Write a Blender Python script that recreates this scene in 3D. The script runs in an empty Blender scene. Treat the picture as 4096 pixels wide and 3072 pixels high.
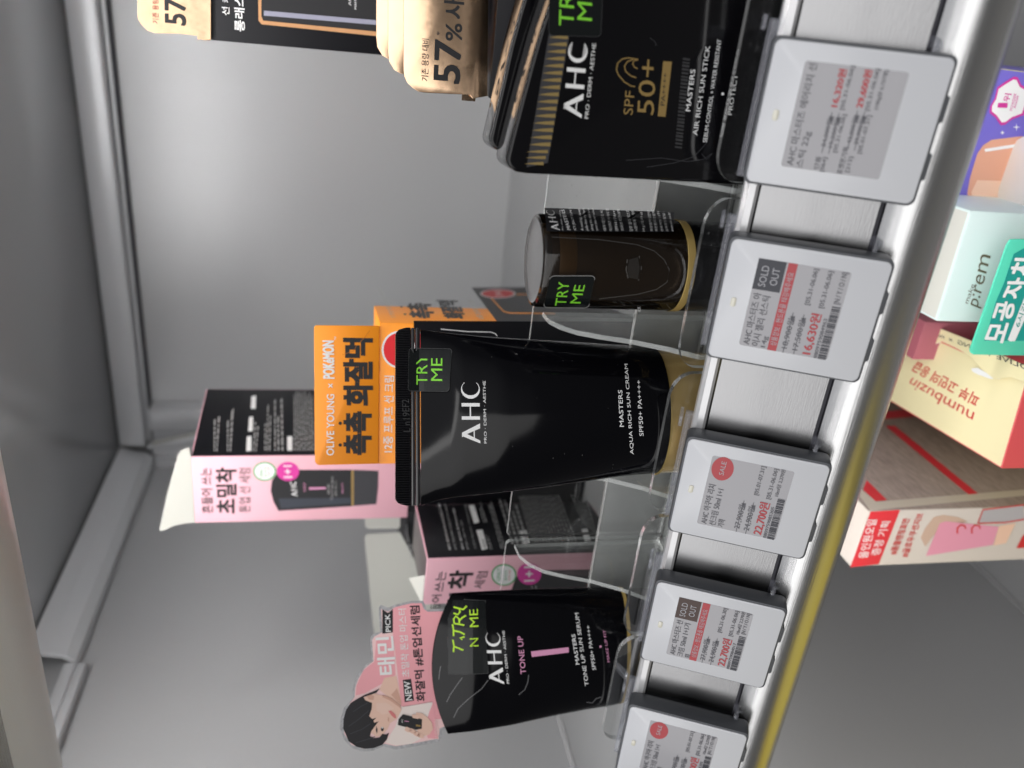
import bpy, bmesh, math, random
import numpy as np
from mathutils import Matrix, Vector
random.seed(7)
SC = 0.01                      # everything below is written in centimetres and brought to metres at the end
scene = bpy.context.scene
# ------------------------------------------------------------------ camera
CF = 3324.9
R_ = np.array([[0.89573363, 0.09695951, -0.43388953],
               [0.44452362, -0.17831233, 0.87784022],
               [0.0077471, -0.97918515, -0.20282115]])
CAMP = np.array([0.0, 0.0, 10.0])
cam = bpy.data.cameras.new('camera'); camo = bpy.data.objects.new('camera', cam)
scene.collection.objects.link(camo); scene.camera = camo
cx, cy, cz = R_[:, 1], R_[:, 0], -R_[:, 2]
camo.matrix_world = Matrix(((cx[0], cy[0], cz[0], CAMP[0] * SC), (cx[1], cy[1], cz[1], CAMP[1] * SC),
                            (cx[2], cy[2], cz[2], CAMP[2] * SC), (0, 0, 0, 1)))
cam.sensor_width = 36; cam.lens = 36 * CF / 4096; cam.clip_start = 0.01; cam.clip_end = 60
cam.dof.use_dof = True; cam.dof.focus_distance = 0.247; cam.dof.aperture_fstop = 9.5; cam.dof.aperture_blades = 7
# ------------------------------------------------------------------ world: the even light of the shop
w = bpy.data.worlds.new('World'); scene.world = w; w.use_nodes = True
nt = w.node_tree; nt.nodes.clear()
wo = nt.nodes.new('ShaderNodeOutputWorld'); wb = nt.nodes.new('ShaderNodeBackground')
tc = nt.nodes.new('ShaderNodeTexCoord'); sx = nt.nodes.new('ShaderNodeSeparateXYZ'); cr = nt.nodes.new('ShaderNodeValToRGB')
nt.links.new(tc.outputs['Generated'], sx.inputs[0]); nt.links.new(sx.outputs['Z'], cr.inputs[0])
mr = nt.nodes.new('ShaderNodeMapRange'); mr.inputs[1].default_value = -1; mr.inputs[2].default_value = 1
nt.links.new(sx.outputs['Z'], mr.inputs[0]); nt.links.new(mr.outputs[0], cr.inputs[0])
e = cr.color_ramp.elements
e[0].position = 0.0; e[0].color = (0.34, 0.33, 0.32, 1); e[1].position = 1.0; e[1].color = (0.95, 0.96, 1.0, 1)
for p, c in ((0.44, (0.13, 0.13, 0.13)), (0.55, (0.16, 0.16, 0.165)), (0.66, (0.80, 0.81, 0.84))):
    k = e.new(p); k.color = (*c, 1)
nt.links.new(cr.outputs[0], wb.inputs[0]); wb.inputs[1].default_value = 0.75; nt.links.new(wb.outputs[0], wo.inputs[0])
# ------------------------------------------------------------------ lamps: ceiling strips of the shop (metres)
def strip(x, y, z, lx, ly, watts, tilt=0.0, name='ceiling_lamp'):
    l = bpy.data.lights.new(name, 'AREA'); l.shape = 'RECTANGLE'; l.size = lx; l.size_y = ly; l.energy = watts
    l.color = (1.0, 0.985, 0.97)
    o = bpy.data.objects.new(name, l); scene.collection.objects.link(o); o.location = (x, y, z)
    o.rotation_euler = (tilt, 0, 0)
    return o
strip(-0.2, -0.75, 1.15, 2.6, 0.10, 3.0, math.radians(32))
strip(-0.6, -1.7, 1.25, 5.0, 0.12, 10, math.radians(50))
strip(-1.0, -4.0, 1.5, 8.0, 1.8, 80, math.radians(70))
# the shelf above carries an LED strip tucked behind its front lip
strip(0.213, 0.251, 0.2505, 0.98, 0.0115, 2.5, math.radians(12), 'shelf_led')
# and so does the shelf we look at, for the compartment below
strip(0.10, 0.215, -0.052, 1.05, 0.010, 0.75, math.radians(58), 'shelf_led')
scene.view_settings.view_transform = 'Standard'; scene.view_settings.look = 'None'
scene.view_settings.exposure = 0.0; scene.view_settings.gamma = 1
scene.cycles.max_bounces = 14; scene.cycles.transparent_max_bounces = 40; scene.cycles.glossy_bounces = 6
scene.cycles.caustics_reflective = False; scene.cycles.caustics_refractive = False
scene.cycles.use_denoising = True

# ------------------------------------------------------------------ materials
MATS = {}
def mat(name, col, rough=0.5, metal=0.0, coat=0.0, bump=0.0, bscale=300, spec=0.5, vary=0.0, alpha=None, ani=0.0, stretch=None, crough=0.05, rvar=0):
    if name in MATS: return MATS[name]
    m = bpy.data.materials.new(name); m.use_nodes = True; t = m.node_tree; b = t.nodes['Principled BSDF']
    b.inputs['Base Color'].default_value = (*col, 1); b.inputs['Roughness'].default_value = rough
    b.inputs['Metallic'].default_value = metal; b.inputs['Coat Weight'].default_value = coat
    b.inputs['Coat Roughness'].default_value = crough
    b.inputs['Specular IOR Level'].default_value = spec
    if ani: b.inputs['Anisotropic'].default_value = ani
    if bump or vary:
        c = t.nodes.new('ShaderNodeTexCoord'); mp = t.nodes.new('ShaderNodeMapping')
        if stretch: mp.inputs['Scale'].default_value = stretch
        n = t.nodes.new('ShaderNodeTexNoise'); n.inputs['Scale'].default_value = bscale; n.inputs['Detail'].default_value = 4
        t.links.new(c.outputs['Object'], mp.inputs[0]); t.links.new(mp.outputs[0], n.inputs['Vector'])
        if bump:
            bp = t.nodes.new('ShaderNodeBump'); bp.inputs['Strength'].default_value = bump; bp.inputs['Distance'].default_value = 0.001
            t.links.new(n.outputs[0], bp.inputs['Height']); t.links.new(bp.outputs[0], b.inputs['Normal'])
        if rvar:                       # smudges: patches where the sheen differs
            n2 = t.nodes.new('ShaderNodeTexNoise'); n2.inputs['Scale'].default_value = 6; n2.inputs['Detail'].default_value = 2
            r2 = t.nodes.new('ShaderNodeMapRange'); r2.inputs[1].default_value = .2; r2.inputs[2].default_value = .8
            r2.inputs[3].default_value = rough - rvar; r2.inputs[4].default_value = rough + rvar
            t.links.new(c.outputs['Object'], n2.inputs['Vector']); t.links.new(n2.outputs[0], r2.inputs[0]); t.links.new(r2.outputs[0], b.inputs['Roughness'])
        if vary:
            r = t.nodes.new('ShaderNodeMapRange'); r.inputs[3].default_value = 1 - vary; r.inputs[4].default_value = 1 + vary
            mx = t.nodes.new('ShaderNodeVectorMath'); mx.operation = 'SCALE'; mx.inputs[0].default_value = col
            t.links.new(n.outputs[0], r.inputs[0]); t.links.new(r.outputs[0], mx.inputs['Scale']); t.links.new(mx.outputs[0], b.inputs['Base Color'])
    MATS[name] = m; return m
def clear(name, tint, gloss=0.45, rough=0.03, body=0.0, bodycol=(0.8, 0.8, 0.8), dust=0.0):
    """thin clear plastic: lets light straight through, mirrors by Fresnel, a little milky body, dust specks"""
    m = bpy.data.materials.new(name); m.use_nodes = True; t = m.node_tree; t.nodes.clear()
    o = t.nodes.new('ShaderNodeOutputMaterial'); tr = t.nodes.new('ShaderNodeBsdfTransparent'); g = t.nodes.new('ShaderNodeBsdfGlossy')
    f = t.nodes.new('ShaderNodeFresnel'); f.inputs[0].default_value = 1.45; mx = t.nodes.new('ShaderNodeMixShader')
    tr.inputs[0].default_value = (*tint, 1); g.inputs['Roughness'].default_value = rough; g.inputs['Color'].default_value = (1, 1, 1, 1)
    d = t.nodes.new('ShaderNodeBsdfDiffuse'); d.inputs[0].default_value = (*bodycol, 1); m2 = t.nodes.new('ShaderNodeMixShader')
    m2.inputs[0].default_value = body
    if dust:
        c = t.nodes.new('ShaderNodeTexCoord'); n = t.nodes.new('ShaderNodeTexNoise'); n.inputs['Scale'].default_value = 900
        r = t.nodes.new('ShaderNodeValToRGB'); r.color_ramp.elements[0].position = 0.70; r.color_ramp.elements[1].position = 0.78
        r.color_ramp.elements[0].color = (body, body, body, 1); r.color_ramp.elements[1].color = (dust, dust, dust, 1)
        t.links.new(c.outputs['Object'], n.inputs['Vector']); t.links.new(n.outputs[0], r.inputs[0]); t.links.new(r.outputs[0], m2.inputs[0])
    t.links.new(tr.outputs[0], m2.inputs[1]); t.links.new(d.outputs[0], m2.inputs[2])
    fm_ = t.nodes.new('ShaderNodeMath'); fm_.operation = 'MULTIPLY'; fm_.inputs[1].default_value = gloss
    t.links.new(f.outputs[0], fm_.inputs[0]); t.links.new(fm_.outputs[0], mx.inputs[0]); t.links.new(m2.outputs[0], mx.inputs[1]); t.links.new(g.outputs[0], mx.inputs[2])
    t.links.new(mx.outputs[0], o.inputs[0]); MATS[name] = m; return m
M_wall = mat('silver_paint', (0.53, 0.535, 0.545), 0.31, 0.26, coat=0.12, crough=0.2, bump=0.11, bscale=1800, vary=0.05)
M_steel = mat('grey_steel', (0.70, 0.71, 0.73), 0.33, 0.3, bump=0.06, bscale=1200)
M_under = mat('shelf_underside', (0.52, 0.525, 0.545), 0.20, 0.35, bump=0.05, bscale=1200)
M_gap = mat('dark_gap', (0.05, 0.05, 0.06), 0.6)
M_deck = mat('deck_grey', (0.38, 0.385, 0.39), 0.30, 0.25, bump=0.02, bscale=900)
M_alu = mat('brushed_aluminium', (0.27, 0.27, 0.275), 0.25, 1.0, bump=0.035, bscale=260, stretch=(1, 14, 14), ani=0.4)
M_aluR = mat('aluminium_nose', (0.50, 0.50, 0.50), 0.27, 1.0, bump=0.06, bscale=260, stretch=(0.3, 14, 14))
M_acr = clear('clear_acrylic', (0.985, 0.99, 0.985), gloss=0.3, body=0.004, dust=0.12)
M_edge = clear('acrylic_edge', (0.9, 0.92, 0.91), gloss=0.9, rough=0.2, body=0.30, bodycol=(0.66, 0.69, 0.68))
M_rim = clear('guard_rim', (0.9, 0.92, 0.91), gloss=0.9, rough=0.2, body=0.65, bodycol=(0.72, 0.75, 0.74))
M_clip = clear('clear_clip', (0.93, 0.94, 0.96), body=0.10, bodycol=(0.85, 0.85, 0.95))
M_blk = mat('black_gloss', (0.0028, 0.0026, 0.0035), 0.10, spec=0.35, bump=0.015, bscale=60)
M_crimp = mat('crimp_black', (0.016, 0.016, 0.019), 0.30, spec=1.0)
M_lip = mat('polished_lip', (0.66, 0.66, 0.67), 0.25, 0.4)
M_blk2 = mat('black_tube', (0.002, 0.002, 0.003), 0.08, spec=0.24, bump=0.10, bscale=24, stretch=(1, 1, 0.3))
M_blkbox = mat('black_card', (0.006, 0.006, 0.008), 0.40, spec=0.22, bump=0.03, bscale=900)
M_topbox = mat('brownish_card', (0.085, 0.07, 0.07), 0.35)
M_pink = mat('pink_card', (0.76, 0.42, 0.49), 0.42, bump=0.02, bscale=900)
M_card = mat('white_card', (0.50, 0.50, 0.46), 0.6, bump=0.03, bscale=600)
M_or = mat('orange_card', (0.86, 0.28, 0.01), 0.42, bump=0.02, bscale=900)
M_gold = mat('gold_foil', (0.84, 0.58, 0.38), 0.20, 1.0, bump=0.55, bscale=45, vary=0.10, stretch=(1, 1, 0.6))
M_goldm = mat('gold_metal', (0.62, 0.44, 0.15), 0.25, 0.55)
M_goldp = mat('gold_print', (0.36, 0.24, 0.085), 0.35, 0.4)
M_goldfin = mat('gold_fin', (0.42, 0.30, 0.11), 0.30, 0.5, coat=0.5)
M_white = mat('white_ink', (0.80, 0.80, 0.80), 0.5)
M_grayink = mat('grey_ink', (0.34, 0.34, 0.34), 0.5)
M_dimink = mat('dim_ink', (0.028, 0.028, 0.030), 0.5)
M_black = mat('black_ink', (0.010, 0.010, 0.012), 0.45)
M_green = mat('green_ink', (0.20, 0.62, 0.03), 0.5)
M_lime = mat('lime_ink', (0.44, 0.72, 0.02), 0.5)
M_red = mat('red_ink', (0.62, 0.03, 0.035), 0.5)
M_tagred = mat('tag_red', (0.42, 0.045, 0.055), 0.4)
M_taggrey = mat('tag_ink', (0.10, 0.10, 0.115), 0.5)
M_tagblack = mat('tag_dark', (0.028, 0.030, 0.042), 0.4)
M_tagbrown = mat('tag_brown', (0.055, 0.028, 0.022), 0.4)
M_tagtext = mat('tag_pale_ink', (0.40, 0.40, 0.43), 0.5)
M_tagface = mat('tag_white', (0.60, 0.61, 0.64), 0.30, coat=0.35, crough=0.15)
M_tagcase = mat('tag_case', (0.085, 0.090, 0.100), 0.42)
M_screen = mat('tag_screen', (0.32, 0.315, 0.335), 0.22, coat=0.4)
M_led = mat('tag_led', (0.66, 0.64, 0.54), 0.2, coat=0.8)
M_pinkink = mat('pink_ink', (0.62, 0.27, 0.44), 0.5)
M_mag = mat('magenta_ink', (0.60, 0.035, 0.30), 0.45)
M_dgreen = mat('seal_green', (0.07, 0.36, 0.12), 0.5)
M_greydk = mat('charcoal_ink', (0.03, 0.03, 0.035), 0.5)
M_stick = mat('sticker_black', (0.006, 0.0075, 0.008), 0.22, spec=.35)
M_skin = mat('print_skin', (0.78, 0.52, 0.42), 0.4)
M_skin2 = mat('print_skin_shade', (0.62, 0.36, 0.28), 0.4)
M_hair = mat('print_hair', (0.010, 0.009, 0.012), 0.4)
M_pcard = mat('promo_pink', (0.84, 0.38, 0.42), 0.35, coat=0.4)
M_pcard2 = mat('promo_pale_pink', (0.88, 0.60, 0.60), 0.35, coat=0.4)
M_silv = mat('glitter_edge', (0.42, 0.42, 0.44), 0.4, 0.3, vary=0.6, bscale=900)
M_ppink = mat('product_pink', (0.78, 0.32, 0.44), 0.4)
M_cream = mat('cream_card', (0.80, 0.72, 0.44), 0.42, bump=0.02, bscale=500)
M_beige = mat('beige_card', (0.60, 0.54, 0.49), 0.42)
M_fab = mat('fine_print_grey', (0.31, 0.25, 0.235), 0.5, bump=0.6, bscale=700, vary=0.5, stretch=(1, 0.2, 1))
M_mint = mat('mint_card', (0.56, 0.67, 0.66), 0.4)
M_teal = mat('teal_card', (0.09, 0.60, 0.42), 0.35)
M_teald = mat('deep_teal', (0.01, 0.30, 0.26), 0.4)
M_purp = mat('purple_card', (0.16, 0.13, 0.52), 0.4)
M_peach = mat('peach_print', (0.72, 0.36, 0.24), 0.35)
M_peach2 = mat('pale_peach', (0.85, 0.56, 0.42), 0.35)
M_smoke = clear('smoky_plastic', (0.42, 0.36, 0.30), gloss=1.0, body=0.05, bodycol=(0.05, 0.035, 0.02), rough=0.04)
M_smoketop = mat('smoky_top', (0.075, 0.072, 0.072), 0.22, coat=0.6, bump=0.08, bscale=80)
M_amber = mat('amber_cap', (0.80, 0.56, 0.22), 0.2, 0.6, coat=0.7, bump=0.5, bscale=70)
M_yellow = mat('yellow_vinyl', (0.85, 0.68, 0.10), 0.4)

# ------------------------------------------------------------------ projection helpers (pixels of the 4096 x 3072 photograph)
REG = dict(A=(1500,1250,.5425),B=(1200,1050,.5123),C=(1200,2200,.5877),D=(1400,0,.4973),E=(2000,0,.4973),F=(1900,700,.4973),
           G=(3000,0,.5426),H=(2700,800,.5424),I=(2550,1550,.4822),J=(2350,2250,.4955),K=(600,1400,.663),L=(1400,1850,.5877),
           M=(1400,1950,.3316),N=(3600,200,.482),O=(3500,900,.4822),P=(3300,1600,.4822),Q=(400,0,.4973),R=(1850,700,.3315),Z=(0,0,1.0))
def px(reg, pts):
    a, b, s = REG[reg]; p = np.asarray(pts, float).reshape(-1, 2); return p * s + np.array([a, b])
def rays(P):
    P = np.asarray(P, float).reshape(-1, 2)
    c = np.stack([3072 - P[:, 1] - 1536, P[:, 0] - 2048, np.full(len(P), CF)], 1)
    return c @ R_.T
def at(x, y, ax, val):
    r = rays([(x, y)])[0]; t = (val - CAMP[ax]) / r[ax]; return CAMP + t * r
class Plane:
    def __init__(s, p0, n):
        s.p = np.array(p0, float); s.n = np.array(n, float); s.n /= np.linalg.norm(s.n)
        if s.n @ (CAMP - s.p) < 0: s.n = -s.n
    def hit(s, P, off):
        r = rays(P); t = ((s.p - CAMP) @ s.n) / (r @ s.n); return CAMP + t[:, None] * r + s.n * off
class Implicit:
    """surface given by f(points) > 0 outside"""
    def __init__(s, f, t0, t1): s.f, s.t0, s.t1 = f, t0, t1
    def hit(s, P, off):
        r = rays(P); a = np.full(len(r), s.t0); b = np.full(len(r), s.t1)
        ts = np.linspace(s.t0, s.t1, 80); found = np.zeros(len(r), bool)
        best = np.full(len(r), 1e9); bt = np.zeros(len(r))
        for k in range(79):
            v = s.f(CAMP + ts[k + 1] * r)
            nb = (v < best); bt[nb] = ts[k + 1]; best = np.minimum(best, v)
            h = (v < 0) & ~found; a[h] = ts[k]; b[h] = ts[k + 1]; found |= h
        a[~found] = bt[~found]; b[~found] = bt[~found]
        for _ in range(22):
            m = (a + b) / 2; v = s.f(CAMP + m[:, None] * r); i = v > 0; a[i] = m[i]; b[~i] = m[~i]
        p = CAMP + a[:, None] * r; g = np.zeros_like(p); h = 1e-3
        for k in range(3):
            d = np.zeros(3); d[k] = h; g[:, k] = s.f(p + d) - s.f(p - d)
        g /= np.linalg.norm(g, axis=1)[:, None] + 1e-12
        return p + g * off
def vplane(point, yaw_deg):
    a = math.radians(yaw_deg); return Plane(point, (math.sin(a), -math.cos(a), 0))
def dirs(yaw):
    a = math.radians(yaw); return np.array([math.cos(a), math.sin(a), 0]), np.array([-math.sin(a), math.cos(a), 0])

# ------------------------------------------------------------------ object helpers
COL = scene.collection
def thing(name, label, cat, loc, group=None):
    o = bpy.data.objects.new(name, None); COL.objects.link(o); o.location = tuple(loc); o.empty_display_size = 1
    o['label'] = label; o['category'] = cat
    if group: o['group'] = group
    return o
def wloc(o):
    v = np.zeros(3)
    while o is not None: v += np.array(o.location); o = o.parent
    return v
def add(name, verts, faces, m, parent=None, crisp=32, smooth=False, kind=None, label=None, mats=None, fm=None, bevel=0, seg=2, angle=35):
    me = bpy.data.meshes.new(name); off = wloc(parent) if parent is not None else np.zeros(3)
    V = np.asarray(verts, float) - off
    if parent is None:
        base = (np.asarray(verts).min(0) + np.asarray(verts).max(0)) / 2; V = np.asarray(verts, float) - base
    me.from_pydata([tuple(v) for v in V], [], [tuple(int(i) for i in f) for f in faces])
    for q in (mats or [m]): me.materials.append(q)
    if fm is not None:
        for p, k in zip(me.polygons, fm): p.material_index = k
    if bevel:
        b = bmesh.new(); b.from_mesh(me); bmesh.ops.recalc_face_normals(b, faces=b.faces)
        es = [e for e in b.edges if len(e.link_faces) == 2 and e.calc_face_angle(0) > math.radians(angle)]
        bmesh.ops.bevel(b, geom=es, offset=bevel, segments=seg, affect='EDGES', profile=0.5, clamp_overlap=True)
        b.to_mesh(me); b.free()
    if smooth or bevel:
        for p in me.polygons: p.use_smooth = True
        if bevel: me.set_sharp_from_angle(angle=math.radians(crisp))
    me.update()
    o = bpy.data.objects.new(name, me); COL.objects.link(o)
    if parent is not None: o.parent = parent
    else: o.location = tuple(base)
    if kind: o['kind'] = kind
    if label: o['label'] = label
    return o
def boxv(x0, x1, y0, y1, z0, z1):
    v = [(x, y, z) for z in (z0, z1) for y in (y0, y1) for x in (x0, x1)]
    return v, [(0, 2, 3, 1), (4, 5, 7, 6), (0, 1, 5, 4), (2, 6, 7, 3), (0, 4, 6, 2), (1, 3, 7, 5)]
def box(name, x0, x1, y0, y1, z0, z1, m, parent=None, **k):
    v, f = boxv(x0, x1, y0, y1, z0, z1); return add(name, v, f, m, parent, **k)
def prism(name, pts, vec, m, parent, side=None, **k):
    """pts: 3D outline, extruded by vec"""
    pts = np.asarray(pts, float); n = len(pts); vec = np.asarray(vec, float)
    V = np.vstack([pts, pts + vec]); F = [tuple(range(n)), tuple(range(2 * n - 1, n - 1, -1))]
    F += [(i, n + i, n + (i + 1) % n, (i + 1) % n) for i in range(n)]
    if side is not None:
        return add(name, V, F, m, parent, mats=[m, side], fm=[0, 0] + [1] * n, **k)
    return add(name, V, F, m, parent, **k)
def sweepx(name, prof, x0, x1, m, parent, smooth=True, **k):
    n = len(prof); V = [(x0, y, z) for y, z in prof] + [(x1, y, z) for y, z in prof]
    F = [(i, i + 1, n + i + 1, n + i) for i in range(n - 1)]
    o = add(name, V, F, m, parent, smooth=smooth, **k); o.data.set_sharp_from_angle(angle=math.radians(35)); return o

# ------------------------------------------------------------------ printing
_tc = {}
def textmesh(s, bold=0.0, cuts=0, lsp=1.0):
    key = (s, bold, cuts, lsp)
    if key in _tc: return _tc[key]
    c = bpy.data.curves.new('t', 'FONT'); c.body = s; c.resolution_u = 3; c.offset = bold; c.space_character = lsp
    o = bpy.data.objects.new('t', c); COL.objects.link(o); bpy.context.view_layer.update()
    me = o.evaluated_get(bpy.context.evaluated_depsgraph_get()).to_mesh()
    b = bmesh.new(); b.from_mesh(me)
    xs = [v.co.x for v in b.verts]; ys = [v.co.y for v in b.verts]; x0, x1, y0, y1 = min(xs), max(xs), min(ys), max(ys)
    for v in b.verts: v.co = ((v.co.x - x0) / (x1 - x0), (v.co.y - y0) / (y1 - y0), 0)
    cutmesh(b, cuts)
    V = np.array([v.co[:] for v in b.verts]); b.verts.index_update()
    F = [[v.index for v in f.verts] for f in b.faces]; b.free()
    o.to_mesh_clear(); bpy.data.objects.remove(o); bpy.data.curves.remove(c)
    _tc[key] = (V[:, :2], F); return _tc[key]
def cutmesh(b, cuts):
    for k in range(1, cuts):
        bmesh.ops.bisect_plane(b, geom=b.verts[:] + b.edges[:] + b.faces[:], plane_co=(k / cuts, 0, 0), plane_no=(1, 0, 0), dist=1e-5)
    b.verts.index_update()
PR = {}
STUFF = ('small_print', 'fine_scale', 'tiny_lettering', 'barcode', 'screen_text', 'strike_line', 'dust')
def emit(t, part, m, V, F, uid=0):
    PR.setdefault((t.name, part, m.name, 0 if part in STUFF else uid), [t, []])[1].append((V, F))
_u = [0]
def uid(): _u[0] += 1; return _u[0]
def flush():
    for (tn, part, mn, _i), (t, L) in PR.items():
        VV, FF, n = [], [], 0
        for V, F in L:
            VV.append(V); FF += [[i + n for i in f] for f in F]; n += len(V)
        o = add(part, np.vstack(VV), FF, MATS[mn], t)
        if part in STUFF: o['kind'] = 'stuff'
    PR.clear()
def quadmap(c, st):
    """projective map of unit square to the 4 px corners c = BL, BR, TR, TL"""
    c = np.asarray(c, float); A = []; B = []
    for (s, t), (x, y) in zip(((0, 0), (1, 0), (1, 1), (0, 1)), c):
        A.append([s, t, 1, 0, 0, 0, -x * s, -x * t]); B.append(x)
        A.append([0, 0, 0, s, t, 1, -y * s, -y * t]); B.append(y)
    h = np.linalg.solve(np.array(A), np.array(B)); h = np.append(h, 1).reshape(3, 3)
    q = np.c_[st, np.ones(len(st))] @ h.T; return q[:, :2] / q[:, 2:]
def T(t, surf, part, m, reg, s, x0, y0, x1, y1, h, bold=0.0, h1=None, lay=1, cuts=0, lean=0.0, lsp=1.0):
    p0, p1 = px(reg, [(x0, y0), (x1, y1)]); k = REG[reg][2]; h *= k; h1 = h if h1 is None else h1 * k
    def up(p):
        u = np.array([p[0] - 18100, p[1] - 1663.]); u /= np.linalg.norm(u); u = u + np.array([0, lean]); return u
    c = [p0, p1, p1 + up(p1) * h1, p0 + up(p0) * h]
    V, F = textmesh(s, 0, cuts, lsp); k = uid(); P = quadmap(c, V); d = bold * h * 0.55
    for i, (dx, dy) in enumerate(((0, 0),) if not bold else ((0, 0), (d, d), (-d, d), (d, -d), (-d, -d))):
        emit(t, part, m, surf.hit(P + np.array([dx, dy]), 0.005 + 0.0035 * lay + 0.0006 * i), F, k)
def triangulate(P):
    b = bmesh.new(); vs = [b.verts.new((p[0], p[1], 0)) for p in P]; f = b.faces.new(vs); bmesh.ops.triangulate(b, faces=[f])
    b.verts.index_update(); F = [[v.index for v in f.verts] for f in b.faces]; b.free(); return F
def poly(t, surf, part, m, reg, pts, lay=0, cuts=0, now=None):
    P = px(reg, pts)
    if cuts:
        b = bmesh.new(); vs = [b.verts.new((p[0], p[1], 0)) for p in P]; b.faces.new(vs)
        lo, hi = P.min(0), P.max(0)
        for ax in (0, 1):
            for k in range(1, cuts):
                co = [0, 0, 0]; co[ax] = lo[ax] + (hi[ax] - lo[ax]) * k / cuts; no = [0, 0, 0]; no[ax] = 1
                bmesh.ops.bisect_plane(b, geom=b.verts[:] + b.edges[:] + b.faces[:], plane_co=co, plane_no=no, dist=1e-5)
        bmesh.ops.triangulate(b, faces=b.faces[:]); b.verts.index_update()
        P = np.array([v.co[:2] for v in b.verts]); F = [[v.index for v in f.verts] for f in b.faces]; b.free()
    else: F = triangulate(P)
    V = surf.hit(P, 0.005 + 0.0035 * lay)
    if now: return add(now, V, F, m, t)
    emit(t, part, m, V, F, uid())
def circ(cx, cy, rx, ry=None, n=28, a0=0, a1=2 * math.pi):
    ry = rx if ry is None else ry
    return [(cx + rx * math.cos(a0 + (a1 - a0) * i / n), cy + ry * math.sin(a0 + (a1 - a0) * i / n)) for i in range(n)]
def rrect(c, r=0.12, n=4):
    """rounded quad from 4 px corners"""
    st = []
    for (cx, cy, a) in ((1 - r, 1 - r, 0), (r, 1 - r, 90), (r, r, 180), (1 - r, r, 270)):
        for i in range(n + 1):
            q = math.radians(a + 90 * i / n); st.append((cx + r * math.cos(q), cy + r * math.sin(q)))
    return [tuple(p) for p in quadmap(c, np.array(st))]
def stroke(t, surf, part, m, reg, pts, wd, lay=1, closed=False):
    P = np.asarray(pts, float); n = len(P); out = []
    for i in range(n):
        a = P[(i - 1) % n] if (closed or i > 0) else P[i]; b = P[(i + 1) % n] if (closed or i < n - 1) else P[i]
        d = b - a; d /= np.linalg.norm(d) + 1e-9; nn = np.array([-d[1], d[0]]) * wd / 2; out.append((P[i] + nn, P[i] - nn))
    V = np.array([p for o in out for p in o]); V = px(reg, V)
    F = [(2 * i, 2 * i + 1, (2 * i + 3) % (2 * n), (2 * i + 2) % (2 * n)) for i in range(n if closed else n - 1)]
    emit(t, part, m, surf.hit(V, 0.005 + 0.0035 * lay), F, uid() if part not in ('sticker_lettering', 'wave_mark', 'script_mark') else 0)
# the three letter brand mark, drawn as shapes in a unit box (x right, y up)
def brandmark(t, surf, part, m, reg, x0, y0, x1, y1, h, lay=1, cuts=0, lean=0.0):
    p0, p1 = px(reg, [(x0, y0), (x1, y1)]); h *= REG[reg][2]
    def up(p):
        u = np.array([p[0] - 18100, p[1] - 1663.]); u /= np.linalg.norm(u); return u + np.array([0, lean])
    c = [p0, p1, p1 + up(p1) * h, p0 + up(p0) * h]
    A1 = [(0.0, 0), (0.045, 0), (0.165, 0.80), (0.15, 1.0), (0.12, 1.0)]
    A2 = [(0.245, 0), (0.325, 0), (0.175, 1.0), (0.10, 1.0), (0.115, 0.93), (0.145, 0.80)]
    A3 = [(0.055, 0.30), (0.235, 0.30), (0.226, 0.36), (0.066, 0.36)]
    H1 = [(0.385, 0), (0.44, 0), (0.44, 1), (0.385, 1)]; H2 = [(0.60, 0), (0.655, 0), (0.655, 1), (0.60, 1)]
    H3 = [(0.44, 0.49), (0.60, 0.49), (0.60, 0.56), (0.44, 0.56)]
    Cc = []
    for i in range(17):
        a = math.radians(42 + (318 - 42) * i / 16); Cc.append((0.875 + 0.150 * math.cos(a), 0.5 + 0.52 * math.sin(a)))
    for i in range(16, -1, -1):
        a = math.radians(42 + (318 - 42) * i / 16); Cc.append((0.897 + 0.118 * math.cos(a), 0.5 + 0.465 * math.sin(a)))
    for P in (A1, A2, A3, H1, H2, H3, Cc):
        P = np.array(P); b = bmesh.new(); vs = [b.verts.new((p[0], p[1], 0)) for p in P]; b.faces.new(vs); cutmesh(b, cuts)
        bmesh.ops.triangulate(b, faces=b.faces[:]); b.verts.index_update()
        V = np.array([v.co[:2] for v in b.verts]); F = [[v.index for v in f.verts] for f in b.faces]; b.free()
        emit(t, part, m, surf.hit(quadmap(c, V), 0.005 + 0.0035 * lay), F)
def finelines(t, surf, part, m, c, rows, lay=1, fill=0.45, seed=1, wmin=0.5, words=14):
    """rows of word-sized dashes in a px quad: print too small to read"""
    rnd = random.Random(seed)
    for i in range(rows):
        y1 = 1 - i / rows; y0 = y1 - fill / rows; x = 0; end = rnd.uniform(wmin, 1)
        while x < end:
            wdt = rnd.uniform(0.35, 1.3) / words
            st = np.array([(x, y0), (min(x + wdt, end), y0), (min(x + wdt, end), y1), (x, y1)])
            emit(t, part, m, surf.hit(quadmap(c, st), 0.005 + 0.0035 * lay), [(0, 1, 2, 3)])
            x += wdt + 0.25 / words

# ================================================================== THE CABINET
wallv = boxv(-60, 70, 49.6, 51.0, -30, 26)
box('back_wall', -30, 75, 49.6, 51, -31, 26, M_wall, kind='structure')
box('side_wall', -31.2, -30, 17.5, 51, -31, 26, M_wall, kind='structure')

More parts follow.
